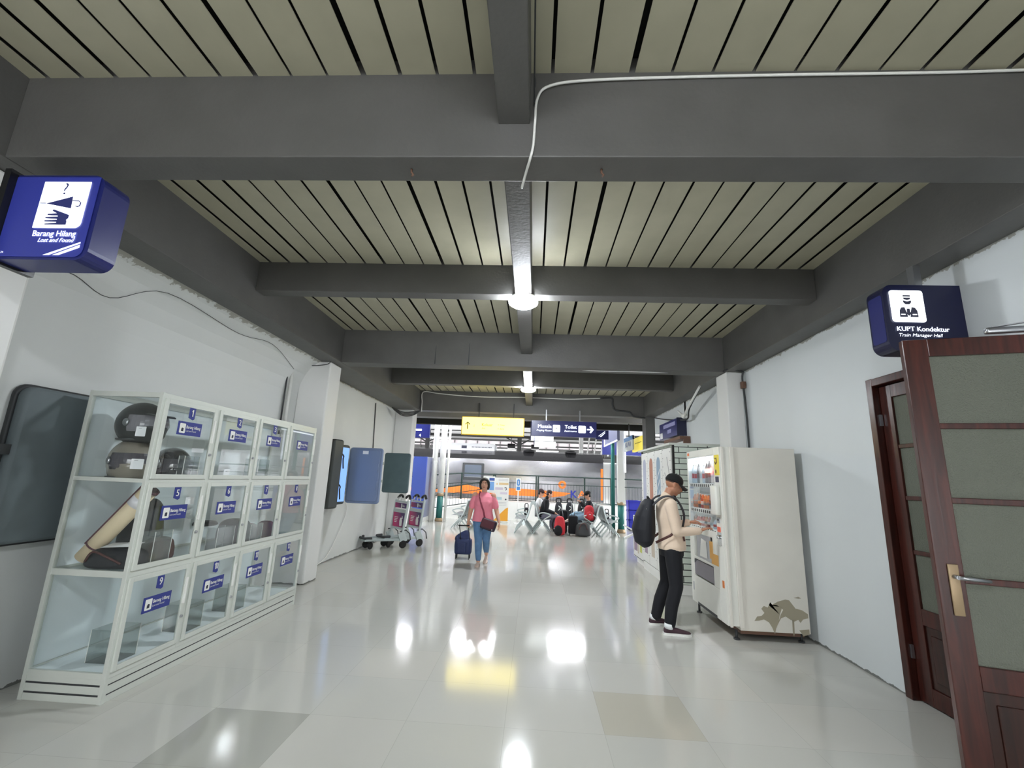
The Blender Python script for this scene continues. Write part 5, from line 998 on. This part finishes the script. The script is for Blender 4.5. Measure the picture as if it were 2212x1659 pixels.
# benches
def bench(label, x, y0, n=3):
    t = thing('waiting_bench', label, 'bench', (x, y0, 0), 0, 'back to back metal benches')
    def frame(y_, arm):
        f = B('seatfr')
        for s in (-1,1):
            T = lambda q: [V(s*a, y_, z) for a, z in q]
            f.tube(arc(T([(0.0,0.88),(0.05,0.86),(0.10,0.70),(0.16,0.50),(0.24,0.36),(0.30,0.27)]),4), [(0.022,0.02)]*21, 8)
            f.tube(arc(T([(0.28,0.34),(0.20,0.24),(0.10,0.12),(0.03,0.03),(0.02,0.0)]),4), 0.02, 8); f.tube(arc(T([(0.28,0.34),(0.36,0.24),(0.46,0.13),(0.53,0.05),(0.545,0.0)]),4), 0.02, 8)
            f.poly([(s*a,z) for a,z in ((0.22,0.28),(0.28,0.40),(0.34,0.29),(0.28,0.22))], (0,y_+0.02,0), X_, Z_, 0.04)
            if arm: f.tube(arc(T([(0.15,0.55),(0.22,0.61),(0.36,0.62),(0.50,0.58),(0.52,0.55),(0.46,0.50),(0.36,0.44),(0.30,0.38)]),4), 0.019, 8)
        f.build('end_frame', t, world=False)
    for k in range(n):
        frame(k*0.56, k == 0)
    frame(n*0.56, True)
    for s in (-1,1):
        for k in range(n):
            a, b_ = k*0.56+0.03, (k+1)*0.56-0.03; pr_ = [(0.05,0.86),(0.10,0.70),(0.14,0.52),(0.18,0.44),(0.26,0.415),(0.44,0.43),(0.52,0.435),(0.55,0.42)]
            p = B('seat'); rg = [[V(s*q[0],a,q[1]),V(s*q[0],b_,q[1]),V(s*q[0],b_,q[1]-0.012),V(s*q[0],a,q[1]-0.012)] for q in pr_]; p.rings(rg if s > 0 else [r[::-1] for r in rg], True, False); p.build('seat', t, world=False)
    B('dark').box((-0.33,0,0.33),(-0.25,n*0.56,0.38)).box((0.25,0,0.33),(0.33,n*0.56,0.38)).build('cross_beam', t, world=False)
    return t
bench('middle grey metal bench, back to back, with two people on its right side', 0.02, 14.08)
bench('back to back grey metal bench on the right, with the man in a black cap', 2.08, 14.12)
bench('back to back grey metal bench on the left behind the woman in pink', -1.98, 14.40)
seated('seated person in a white t-shirt with short dark hair on the middle bench', (0.20,15.0,0), -PI/2, 'whitecl', 'greycl', 'skinw', 'hair', mat('dark_brown_cap',(56,34,36),0.8), longsleeve=False, lean=0.05)
seated('seated person in a black hooded jacket leaning forward on the middle bench', (0.34,14.42,0), -PI/2, 'blackcl', 'greycl', 'skinw', mat('dark_brown_hair',(50,30,30),0.6), None, lean=0.18, hood=True)
seated('seated man in a black cap looking at his phone on the right bench', (1.80,14.62,0), PI/2, 'blackcl', 'bluecl', 'skinw', 'hair', mat('black_cap_cotton',(16,16,18),0.9), phone=True, cross=True, lean=0.05)
tag(B('white').rbox((1.46,14.62,1.10),(0.012,0.075,0.15),0.005,rot('Y',-0.15)).build('phone'), 'pale phone held up by the seated man in the black cap', 'phone')
tag(B('blackcl').poly([(0,0),(0.03,0),(0.10,0.18),(0.10,0.22),(0.02,0.2)],(0.12,14.13,0.66),X_,Z_,0.01).build('x'), 'x', 'x') if False else None
def fill(t, m): pass
t = softbag('backpack', 'bright red backpack standing on the seat beside the man in the black cap', 'backpack', (1.74,14.28,0.435), (0.32,0.30,0.46), 'red', seed=21); B('red').ell((0.0,-0.16,0.16),(0.11,0.05,0.12)).m(M['white']).rbox((0.0,-0.205,0.2),(0.05,0.01,0.02),0.004).build('front_pocket', t, world=False); B('white').box((-0.165,-0.05,0.1),(-0.155,-0.02,0.4)).build('reflective_strip', t, world=False)
t = softbag('backpack', 'red and black rucksack on the floor before the middle bench', 'backpack', (0.83,14.02,0.0), (0.34,0.28,0.56), 'red', seed=22); B('blackcl').ell((-0.05,-0.13,0.15),(0.13,0.07,0.15)).build('front_pocket', t, world=False); B('blackcl').tube(arc([(-0.17,-0.02,0.1),(-0.22,-0.02,0.3),(-0.16,-0.02,0.5)]),0.02,8).build('shoulder_strap', t, world=False)
t = softbag('holdall', 'dark brown holdall on the floor under the right bench', 'bag', (1.52,14.0,0.0), (0.46,0.30,0.40), 'dark', seed=23); B('brownstrap').tube(arc([(-0.12,-0.14,0.2),(-0.06,-0.16,0.36),(0.06,-0.16,0.36),(0.12,-0.14,0.2)]),0.012,8).build('handle', t, world=False)
t = thing('trolley_case', 'dark grey upright suitcase with tall handle between the two benches', 'suitcase', (1.24,14.15,0)); B('blackcl').rbox((0,0,0.31),(0.28,0.22,0.52),0.05).build('case_body', t, world=False)
h = B('steel'); h.tube([(-0.05,0.06,0.55),(-0.05,0.06,1.0),(0.05,0.06,1.0),(0.05,0.06,0.55)],0.008,8); h.build('pull_handle', t, world=False); B('rubber').cyl((-0.11,0,0.025),(-0.09,0,0.025),0.025,12).cyl((0.09,0,0.025),(0.11,0,0.025),0.025,12).build('wheel', t, world=False)
t = thing('trolley_case', 'black suitcase with a rounded frame beside the knees of the hooded person', 'suitcase', (0.98,14.75,0)); B('blackcl').rbox((0,0,0.36),(0.24,0.42,0.66),0.06).build('case_body', t, world=False); B('steel').tube(arc([(-0.02,-0.22,0.3),(-0.03,-0.23,0.6),(-0.1,-0.23,0.78),(-0.16,-0.23,0.75)]),0.010,8).build('side_handle', t, world=False); B('rubber').cyl((-0.1,-0.15,0.025),(-0.06,-0.15,0.025),0.025,12).cyl((0.06,-0.15,0.025),(0.1,-0.15,0.025),0.025,12).build('wheel', t, world=False)
for x_, y_, l, h_ in ((-0.18,15.35,'small black bag with a white tag on the left side of the middle bench',0.36),(2.42,15.2,'small black bag on the right side of the right bench',0.30)):
    t = softbag('handbag', l, 'bag', (x_-0.02 if x_ < 1 else x_, y_, 0.435), (0.16,0.14,h_*0.7), 'navycl', seed=int(x_*10)+40); B('black').tube(arc([(-0.05,0,h_*0.6),(-0.045,0,h_),(0.045,0,h_),(0.05,0,h_*0.6)]),0.014,6).build('handle', t, world=False); B('white').rbox((0.0,-0.075,0.12),(0.05,0.008,0.09),0.003).build('tag', t, world=False)
for k, (x_, y_, l) in enumerate(((0.95,16.9,'black rucksack standing by the white platform wall, left of three'),(1.35,16.9,'black rucksack standing by the white platform wall, middle of three'),(1.78,16.9,'black rucksack standing by the white platform wall, right of three'))):
    t = softbag('backpack', l, 'backpack', (x_, y_, 0), (0.30,0.24,0.86), 'navycl', seed=50+k); B('black').tube(arc([(-0.08,0,0.82),(-0.07,0,0.95),(0.07,0,0.95),(0.08,0,0.82)]),0.03,8).build('carry_handle', t, world=False); B('white').tube(arc([(-0.02,-0.13,0.7),(0.05,-0.14,0.66),(0.02,-0.14,0.58),(-0.03,-0.14,0.55)]),0.012,6).build('white_tag', t, world=False)
t = softbag('backpack', 'navy backpack on the right bench behind the man in the black cap', 'backpack', (1.80,15.25,0.435), (0.26,0.28,0.44), 'navybag', seed=60)
# columns, pipes
def column(name, label, x, y_, r, m='white', base=None, sq=False, zt=4.2):
    t = thing(name, label, 'column' if name == 'column' else 'pipe', (x,y_,0)); z0 = 0.95 if base else 0.0
    sh = B(m); (sh.box((-r,-r,z0),(r,r,zt)) if sq else sh.cyl((0,0,z0),(0,0,zt),r,20)); sh.build('shaft', t, world=False)
    if base:
        B('green').lathe([(r*0.95,0.1),(r*0.95,0.92)],(0,0,0),n=24).lathe([(r*1.0,0.1),(r*1.0,0.12)],(0,0,0),n=24).build('painted_base', t, world=False, label='dark green painted base'); B('brass').lathe([(r*1.25,0),(r*1.25,0.05),(r*1.1,0.09),(r*1.1,0.12)],(0,0,0),n=24).build('foot_ring', t, world=False); B('brass').lathe([(r*1.05,0.88),(r*1.15,0.91),(r*1.15,0.95),(r*1.02,0.99)],(0,0,0),n=24).build('upper_ring', t, world=False)
    return t
column('column', 'round white column with a dark green foot, left of the waiting area', -3.38, 16.62, 0.115, base=True)
column('drain_pipe', 'thick white pipe rising left of the green footed white column', -3.66, 16.60, 0.10); column('drain_pipe', 'thin white pipe rising right of the green footed white column', -3.18, 16.70, 0.045)
column('column', 'white square column with a dark green foot behind the right bench', 2.93, 15.45, 0.11, base=True, sq=True)
column('green_post', 'dark green post beside the white square column behind the right bench', 2.69, 15.55, 0.065, m='green')
tag(B('litn').box((3.05,15.3,1.95),(3.09,15.34,3.3)).build('vertical_light'), 'upright bright light strip on the white square column', 'lamp')
# blue booth, crates
t = thing('booth', 'blue box shaped booth with a white foot standing left of the white pipes', 'booth', (-4.0,16.4,0))
B(mat('booth_blue',(62,84,170),0.4)).box((-4.28,15.9,0.16),(-3.80,16.0,2.25)).build('front_panel', t); B(mat('booth_grey',(128,134,160),0.4)).box((-4.28,16.0,0.16),(-3.80,17.1,2.25)).build('side_body', t); B('white').box((-4.27,15.92,0),(-3.81,17.09,0.16)).build('plinth', t)
for k in range(3):
    t = thing('plastic_crate', ['blue plastic crate at the bottom of the stack behind the right bench','blue plastic crate in the middle of the stack behind the right bench','blue plastic crate on top of the stack behind the right bench'][k], 'crate', (3.56,16.5,0.02+0.33*k),0,'blue crates behind the right bench')
    b = B(mat('blue_crate',(40,46,170),0.4)); b.box((-0.2,-0.2,0),(0.2,0.2,0.02))
    for (a1,a2) in (((-0.2,-0.2),(0.2,-0.185)),((-0.2,0.185),(0.2,0.2)),((-0.2,-0.2),(-0.185,0.2)),((0.185,-0.2),(0.2,0.2))): b.box((a1[0],a1[1],0),(a2[0],a2[1],0.30))
    b.box((-0.215,-0.215,0.29),(0.215,-0.2,0.33)).box((-0.215,0.2,0.29),(0.215,0.215,0.33)).box((-0.215,-0.215,0.29),(-0.2,0.215,0.33)).box((0.2,-0.215,0.29),(0.215,0.215,0.33)); b.build('crate_body', t, world=False)
# banner, pole sign, poster board
t = thing('roll_up_banner', 'standing white information banner with orange foot, behind the woman in pink', 'banner', (-1.17,17.0,0))
b = B('white'); b.box((-1.44,16.99,0.06),(-0.90,17.0,1.62)); b.build('banner_sheet', t); B('alu').box((-1.45,16.93,0),(-0.89,17.07,0.06)).build('banner_base', t)
b = B(mat('banner_sand',(214,186,140),0.6)); o_ = (-1.17,16.988,0); RR = lambda x0,z0,x1,z1: b.poly([(x0,z0),(x1,z0),(x1,z1),(x0,z1)], o_, X_, Z_, 0.001)
RR(-0.10,1.36,0.25,1.44); RR(-0.2,1.36,-0.15,1.42); b.m(mat('banner_lilac',(206,196,210),0.6)); RR(-0.24,1.18,0.05,1.27); RR(-0.05,1.02,0.22,1.10); b.m(mat('banner_teal',(180,206,212),0.6)); RR(-0.2,0.82,0.02,0.92)
b.m(mat('banner_line',(176,174,180),0.6))
for k in range(4): RR(-0.12,1.50+0.025*k,0.24,1.508+0.025*k)
for k in range(3): RR(-0.2,0.62+0.05*k,0.2,0.63+0.05*k)
b.m(mat('banner_orange',(238,168,52),0.6)).poly([(-0.27,0.07),(0.27,0.07),(0.27,0.55),(0.18,0.52)], o_, X_, Z_, 0.001); b.m(M['ink']).tube([(-1.06,16.985,1.26),(-1.0,16.985,1.27),(-0.98,16.985,1.22),(-1.02,16.985,1.17)],0.012,6).ell((-1.0,16.985,0.84),(0.03,0.004,0.03)); b.build('banner_print', t)
t = thing('pole_sign', 'small blue and white sign on a thin white pole in front of the railing', 'sign', (-0.55,17.05,0)); B('white').cyl((0,0,0),(0,0,1.2),0.018,8).lathe([(0.14,0),(0.13,0.02),(0.03,0.03)],(0,0,0)).build('pole', t, world=False); b = B('white'); b.box((-0.09,-0.012,1.17),(0.09,0.012,1.63)); b.m(mat('sign_blue',(80,140,210),0.5)).poly(roundrect(0.11,0.24,0.05,4),(0,-0.013,1.47),X_,Z_,0.001).poly(roundrect(0.12,0.12,0.02,3),(0,-0.013,1.26),X_,Z_,0.001).m(M['white']).poly(roundrect(0.03,0.13,0.014,3),(0,-0.0145,1.47),X_,Z_,0.001); b.build('sign_plate', t, world=False)
t = thing('poster_board', 'blue and white poster board behind the head of the woman in pink', 'poster', (-1.65,17.3,0)); b = B('white'); b.box((-0.25,0,1.05),(0.2,0.02,1.66)); b.m(mat('poster_blue',(60,88,160),0.5)); b.poly([(-0.02,1.5),(0.18,1.5),(0.18,1.6),(-0.02,1.6)],(0,-0.001,0),X_,Z_,0.001).m(mat('poster_sky',(120,166,220),0.5)).poly([(-0.02,1.15),(0.17,1.15),(0.17,1.46),(-0.02,1.46)],(0,-0.001,0),X_,Z_,0.001); b.build('poster_panel', t, world=False); B('steel').cyl((0,0.01,0),(0,0.01,1.05),0.015,8).box((-0.15,-0.12,0),(0.15,0.14,0.02)).build('stand', t, world=False)
# raised platform with green railing and ramp
struct(B('white').box((-1.65,18.25,0),(14,20.75,0.70)).box((-14,18.9,0),(-1.65,20.75,0.70)).build('trim_30'))
rp_ = B('white'); rp_.poly([(-5.2,0),(-1.65,0),(-1.65,0.70),(-5.2,0.05)], (0,18.85,0), X_, Z_, 0.95); struct(rp_.build('trim_31'))
def rail(label, pts, zt, zb, zm, posts, y_, step=0.115):
    """pts: list of (x, z offset) for the foot line"""
    t = thing('railing', label, 'railing', (pts[0][0], y_, 0))
    def zo(x):
        for (a, za), (c, zc) in zip(pts[:-1], pts[1:]):
            if a <= x <= c: return za + (zc-za)*(x-a)/(c-a)
        return pts[-1][1]
    L = B('greenrail')
    for i, (a, za) in enumerate(pts[:-1]):
        c, zc = pts[i+1]
        for zz, r_ in ((zt,0.026),(zm,0.014),(zb,0.016)): L.cyl((a,y_,za+zz),(c,y_,zc+zz),r_,8)
    L.build('rails', t)
    for x in posts: B('greenrail').box((x-0.03,y_-0.03,zo(x)-0.02),(x+0.03,y_+0.03,zo(x)+zt)).build('post', t)
    q = B('greenrail'); x = pts[0][0]+step
    while x < pts[-1][0]: q.cyl((x,y_,zo(x)+zb),(x,y_,zo(x)+zm),0.006,5); x += step
    o = q.build('balusters', t); o['kind'] = 'stuff'
rail('dark green platform railing in front of the train', [(-1.6,0.70),(13,0.70)], 1.05, 0.06, 0.74, (-1.6,0.12,0.20,2.05,3.1,5.2,7.5,9.8,12), 18.35)
rail('dark green railing sloping up the ramp on the left', [(-5.1,0.10),(-1.75,0.70)], 0.78, 0.05, 0.5, (-5.1,-3.4,-1.75), 17.98)
rail('dark green railing at the rear left of the ramp', [(-6.0,0.40),(-3.0,0.70),(-1.6,0.70)], 1.05, 0.06, 0.66, (-6,-4.6,-3.0,-1.6), 19.0)
# train
t = thing('train', 'silver train with an orange stripe and blue orange lettering standing behind the railing', 'train', (0,22.5,0))
b = B('train'); prof = [(21.0,0.0),(21.0,0.62),(20.93,0.75),(20.93,1.55),(21.0,2.45),(21.12,2.66),(21.5,2.86),(22.4,2.98),(23.3,2.86),(23.7,2.62),(23.8,2.4),(23.8,0)]
b.rings([[V(x,q[0],q[1]) for q in prof] for x in (-26,3.20)], True, False); b.rings([[V(x,q[0],q[1]) for q in prof] for x in (4.25,26)], True, False); b.build('carriage_body', t)
B('white').box((3.2,21.3,0.2),(4.25,23.5,2.5)).m(M['steel']).box((3.55,21.1,0.6),(3.62,21.3,2.45)).box((3.8,21.1,0.6),(3.86,21.3,2.45)).build('gangway', t)
b = B('orange'); yt = 20.925
b.poly([(-6.5,1.02),(-4.2,1.05),(-3.2,1.28),(-2.4,1.14),(-1.8,1.18),(-0.2,1.16),(1.2,1.10),(1.72,1.06),(1.4,0.92),(0.8,0.84),(-1.8,0.88),(-3.2,0.86),(-6.5,0.9)], (0,yt,0), X_, Z_, 0.003)
for x_, w_ in ((3.07,0.10),(5.1,0.1)): b.poly([(0,0.8),(w_,0.8),(w_,2.2),(0,2.2)], (x_,20.92,0), X_, Z_, 0.003)
b.tube([(1.33+0.13*math.cos(a),20.925,1.42+0.13*math.sin(a)) for a in [2*PI*k/20 for k in range(20)]], 0.055, 8, closed=True); b.build('orange_stripe', t, label='orange stripe and ring emblem')
B('bluel').text('K', (1.86,yt,1.03), X_, Z_, h=0.34, w=0.28, bold=0.03, th=0.004).build('blue_letter', t); B('orangel').text('A', (2.22,yt,1.03), X_, Z_, h=0.34, w=0.36, bold=0.03, th=0.004).build('orange_letter', t); B('red').text('I', (2.52,yt,1.0), X_, Z_, h=0.26, bold=0.04, th=0.004).build('red_letter', t)
for x_ in (-2.8,-9.5,6.8,10.5):
    B('dark').poly(roundrect(1.0,0.78,0.05,3), (x_,20.92,1.86), X_, Z_, 0.02).m(mat('train_window',(96,104,116),0.1)).poly(roundrect(0.78,0.56,0.04,3), (x_,20.9,1.88), X_, Z_, 0.004).m(M['steel']).box((x_-0.39,20.885,1.60),(x_+0.39,20.895,1.63)).build('window', t)
b = B(mat('grey_white_unit',(196,196,198),0.5)); b.box((-4.9,21.5,2.86),(-1.9,22.9,3.2)); b.m(M['ink'])
for k in range(14): b.box((-3.0+0.07*k,21.495,3.0),(-2.96+0.07*k,21.5,3.05))
b.box((-3.5,21.49,2.95),(-3.25,21.5,3.08)); b.build('roof_unit', t)
for x_ in (-0.25,1.75): B('black').ell((x_,21.6,2.92),(0.28,0.4,0.1)).build('roof_vent', t)
# far platform roof and structures behind the train
t = thing('far_platform_roof', 'dark steel platform roof with beams and posts rising behind the train', 'roof', (0,28,0))
b = B('canopy'); b.box((-30,25,4.75),(30,40,4.9))
for y_, z0, z1 in ((25.0,4.2,4.75),(26.5,3.95,4.12),(27.2,4.35,4.5),(28.5,3.62,3.72),(29.5,4.0,4.1)): b.box((-30,y_,z0),(30,y_+0.12,z1))
for x_ in (-24,-18,-12,-6.5,-1.0,4.6,10,16,22): b.box((x_,26.4,0),(x_+0.25,26.65,4.75)); b.bar((x_,26.5,3.6),(x_-1.4,26.5,4.4),0.08,0.08); b.bar((x_+0.2,26.5,3.6),(x_+1.6,26.5,4.4),0.08,0.08)
b.build('roof_frame', t); B('canopy').box((-30,39,0),(30,39.2,4.25)).build('back_wall', t); B(mat('pale_pink_cladding',(150,142,144),0.7)).box((-30,39,4.25),(30,39.2,4.9)).build('pale_band', t)
b = B('canopy')
for x_ in range(-28,29,1): b.box((x_,38.85,2.6),(x_+0.06,39,4.9))
b.box((-30,38.8,3.45),(30,39,3.58)); b.build('wall_ribs', t)
for x_ in (-6,-1.8,0.8,6): tube_light((x_,27.6,3.30 if abs(x_) < 3 else 3.9), 1.4, 'bright tube light under the roof behind the train, %s' % {-6:'leftmost',-1.8:'second from the left',0.8:'second from the right',6:'rightmost'}[x_], gm=mat('far_tube_glow',(246,250,255),0.4,emit=6.0), group='tube lights behind the train')
for x_ in (-0.4,0.95): tag(B('black').rbox((x_ - 0.9,25.6,3.42),(0.45,0.3,0.26),0.04).cyl((x_-0.9,25.6,3.5),(x_-0.9,25.6,4.2),0.02,6).build('loudspeaker'), 'black loudspeaker hanging under the roof behind the train, %s of the post' % ('left' if x_ < 0 else 'right'), 'loudspeaker', 'loudspeakers behind the train')
b = B('white'); b.box((2.3,23.0,2.95),(2.5,23.2,3.9))
for k in range(4): b.bar((2.7+0.35*k,23.1,2.9),(2.85+0.35*k,23.1,4.0),0.09,0.06)
b.box((2.3,23.05,3.6),(4.2,23.12,3.65)); b.build; tag(b.build('roof_stair'), 'pale steel stair frame rising behind the train roof on the right', 'stair')
# overhead signs in the waiting area
t = thing('overhead_board', 'large navy sign board hanging at the back right over the railing', 'sign', (3.8,19,3)); B('navy').box((2.86,19,2.74),(4.9,19.1,3.38)).build('board', t); B('steel').cyl((3.2,19.05,3.38),(3.2,19.05,4.2),0.015,6).cyl((4.6,19.05,3.38),(4.6,19.05,4.2),0.015,6).build('hanger_rod', t)
t = thing('monitor', 'hanging flat monitor with a bright white edge, right of the navy prayer room sign', 'screen', (2.62,15.4,3.1)); B(mat('grey_screen',(104,108,140),0.3)).box((2.62,14.3,2.92),(2.70,16.9,3.42)).build('screen_panel', t); b = B('lit'); b.box((2.61,14.3,2.90),(2.62,16.9,2.94)).box((2.61,16.86,2.90),(2.62,16.95,3.4)); b.build('bright_edge', t); B('dark').cyl((2.66,15.5,3.42),(2.66,15.5,4.2),0.02,8).build('hanger_rod', t)
t = thing('railway_board', 'blue and pale board with an outlined KAI mark, right of the white square column', 'sign', (2.78,12.9,2.75)); b = B(mat('pale_grey_board',(172,178,176),0.5)); b.box((2.72,12.55,2.52),(2.76,13.75,2.92)); b.m(mat('mid_blue_board',(70,120,170),0.5)).box((2.718,12.55,2.80),(2.762,13.75,2.92)); b.m(mat('mark_blue',(70,86,140),0.5)).text('KAI', (2.715,13.15,2.70), YN, Z_, h=0.14, w=0.7, th=0.002); b.build('board', t); B('dark').cyl((2.74,13.1,2.92),(2.74,13.1,3.3),0.015,6).build('hanger_rod', t)
t = thing('direction_sign', 'small navy sign with white stripes beside the hanging monitor', 'sign', (2.12,14.3,3.0)); b = B('navy'); b.box((1.95,14.3,2.93),(2.35,14.38,3.22)); b.m(M['litn']).poly([(-0.1,-0.05),(-0.07,-0.05),(0.12,0.1),(0.12,0.12)],(2.12,14.299,3.08),X_,Z_,0.001).poly([(-0.05,-0.07),(0.0,-0.07),(0.12,0.05),(0.12,0.08)],(2.12,14.299,3.08),X_,Z_,0.001); b.build('board', t); B('dark').cyl((2.15,14.34,3.22),(2.15,14.34,4.2),0.015,6).build('hanger_rod', t)
t = thing('departure_board', 'navy board with a white lit corner frame at the far left over the blue booth', 'sign', (-4.1,16,3.2)); b = B('navy'); b.box((-4.5,16,2.93),(-3.80,16.08,3.5)); b.build('board', t); B('lit').box((-4.46,15.98,3.22),(-4.42,16,3.5)).box((-4.46,15.98,3.18),(-4.1,16,3.24)).build('lit_edge', t); b = B('litn'); b.text('4', (-4.15,15.995,3.02), X_, Z_, h=0.1, bold=0.03); b.build('lettering', t); B('dark').cyl((-4.15,16.04,3.5),(-4.15,16.04,4.2),0.02,6).build('hanger_rod', t)
for x_, z_, w_ in ((0.24,2.86,0.68),(0.33,2.665,0.64)):
    t = thing('lit_board', 'bright white lit board hanging below the navy prayer room sign, %s' % ('the upper one' if z_ > 2.8 else 'the lower one'), 'sign', (x_,13.7,z_), 0); B('lit').box((-w_/2,0,-0.085),(w_/2,0.06,0.085)).build('light_panel', t, world=False); B('navy').box((-w_/2-0.03,0.0,-0.085),(-w_/2,0.06,3.45-z_)).build('side_bracket', t, world=False)
B('canopy').box((-30,20.76,-1.1),(30,24.0,-1.0)).build('trim_32')['kind'] = 'structure'
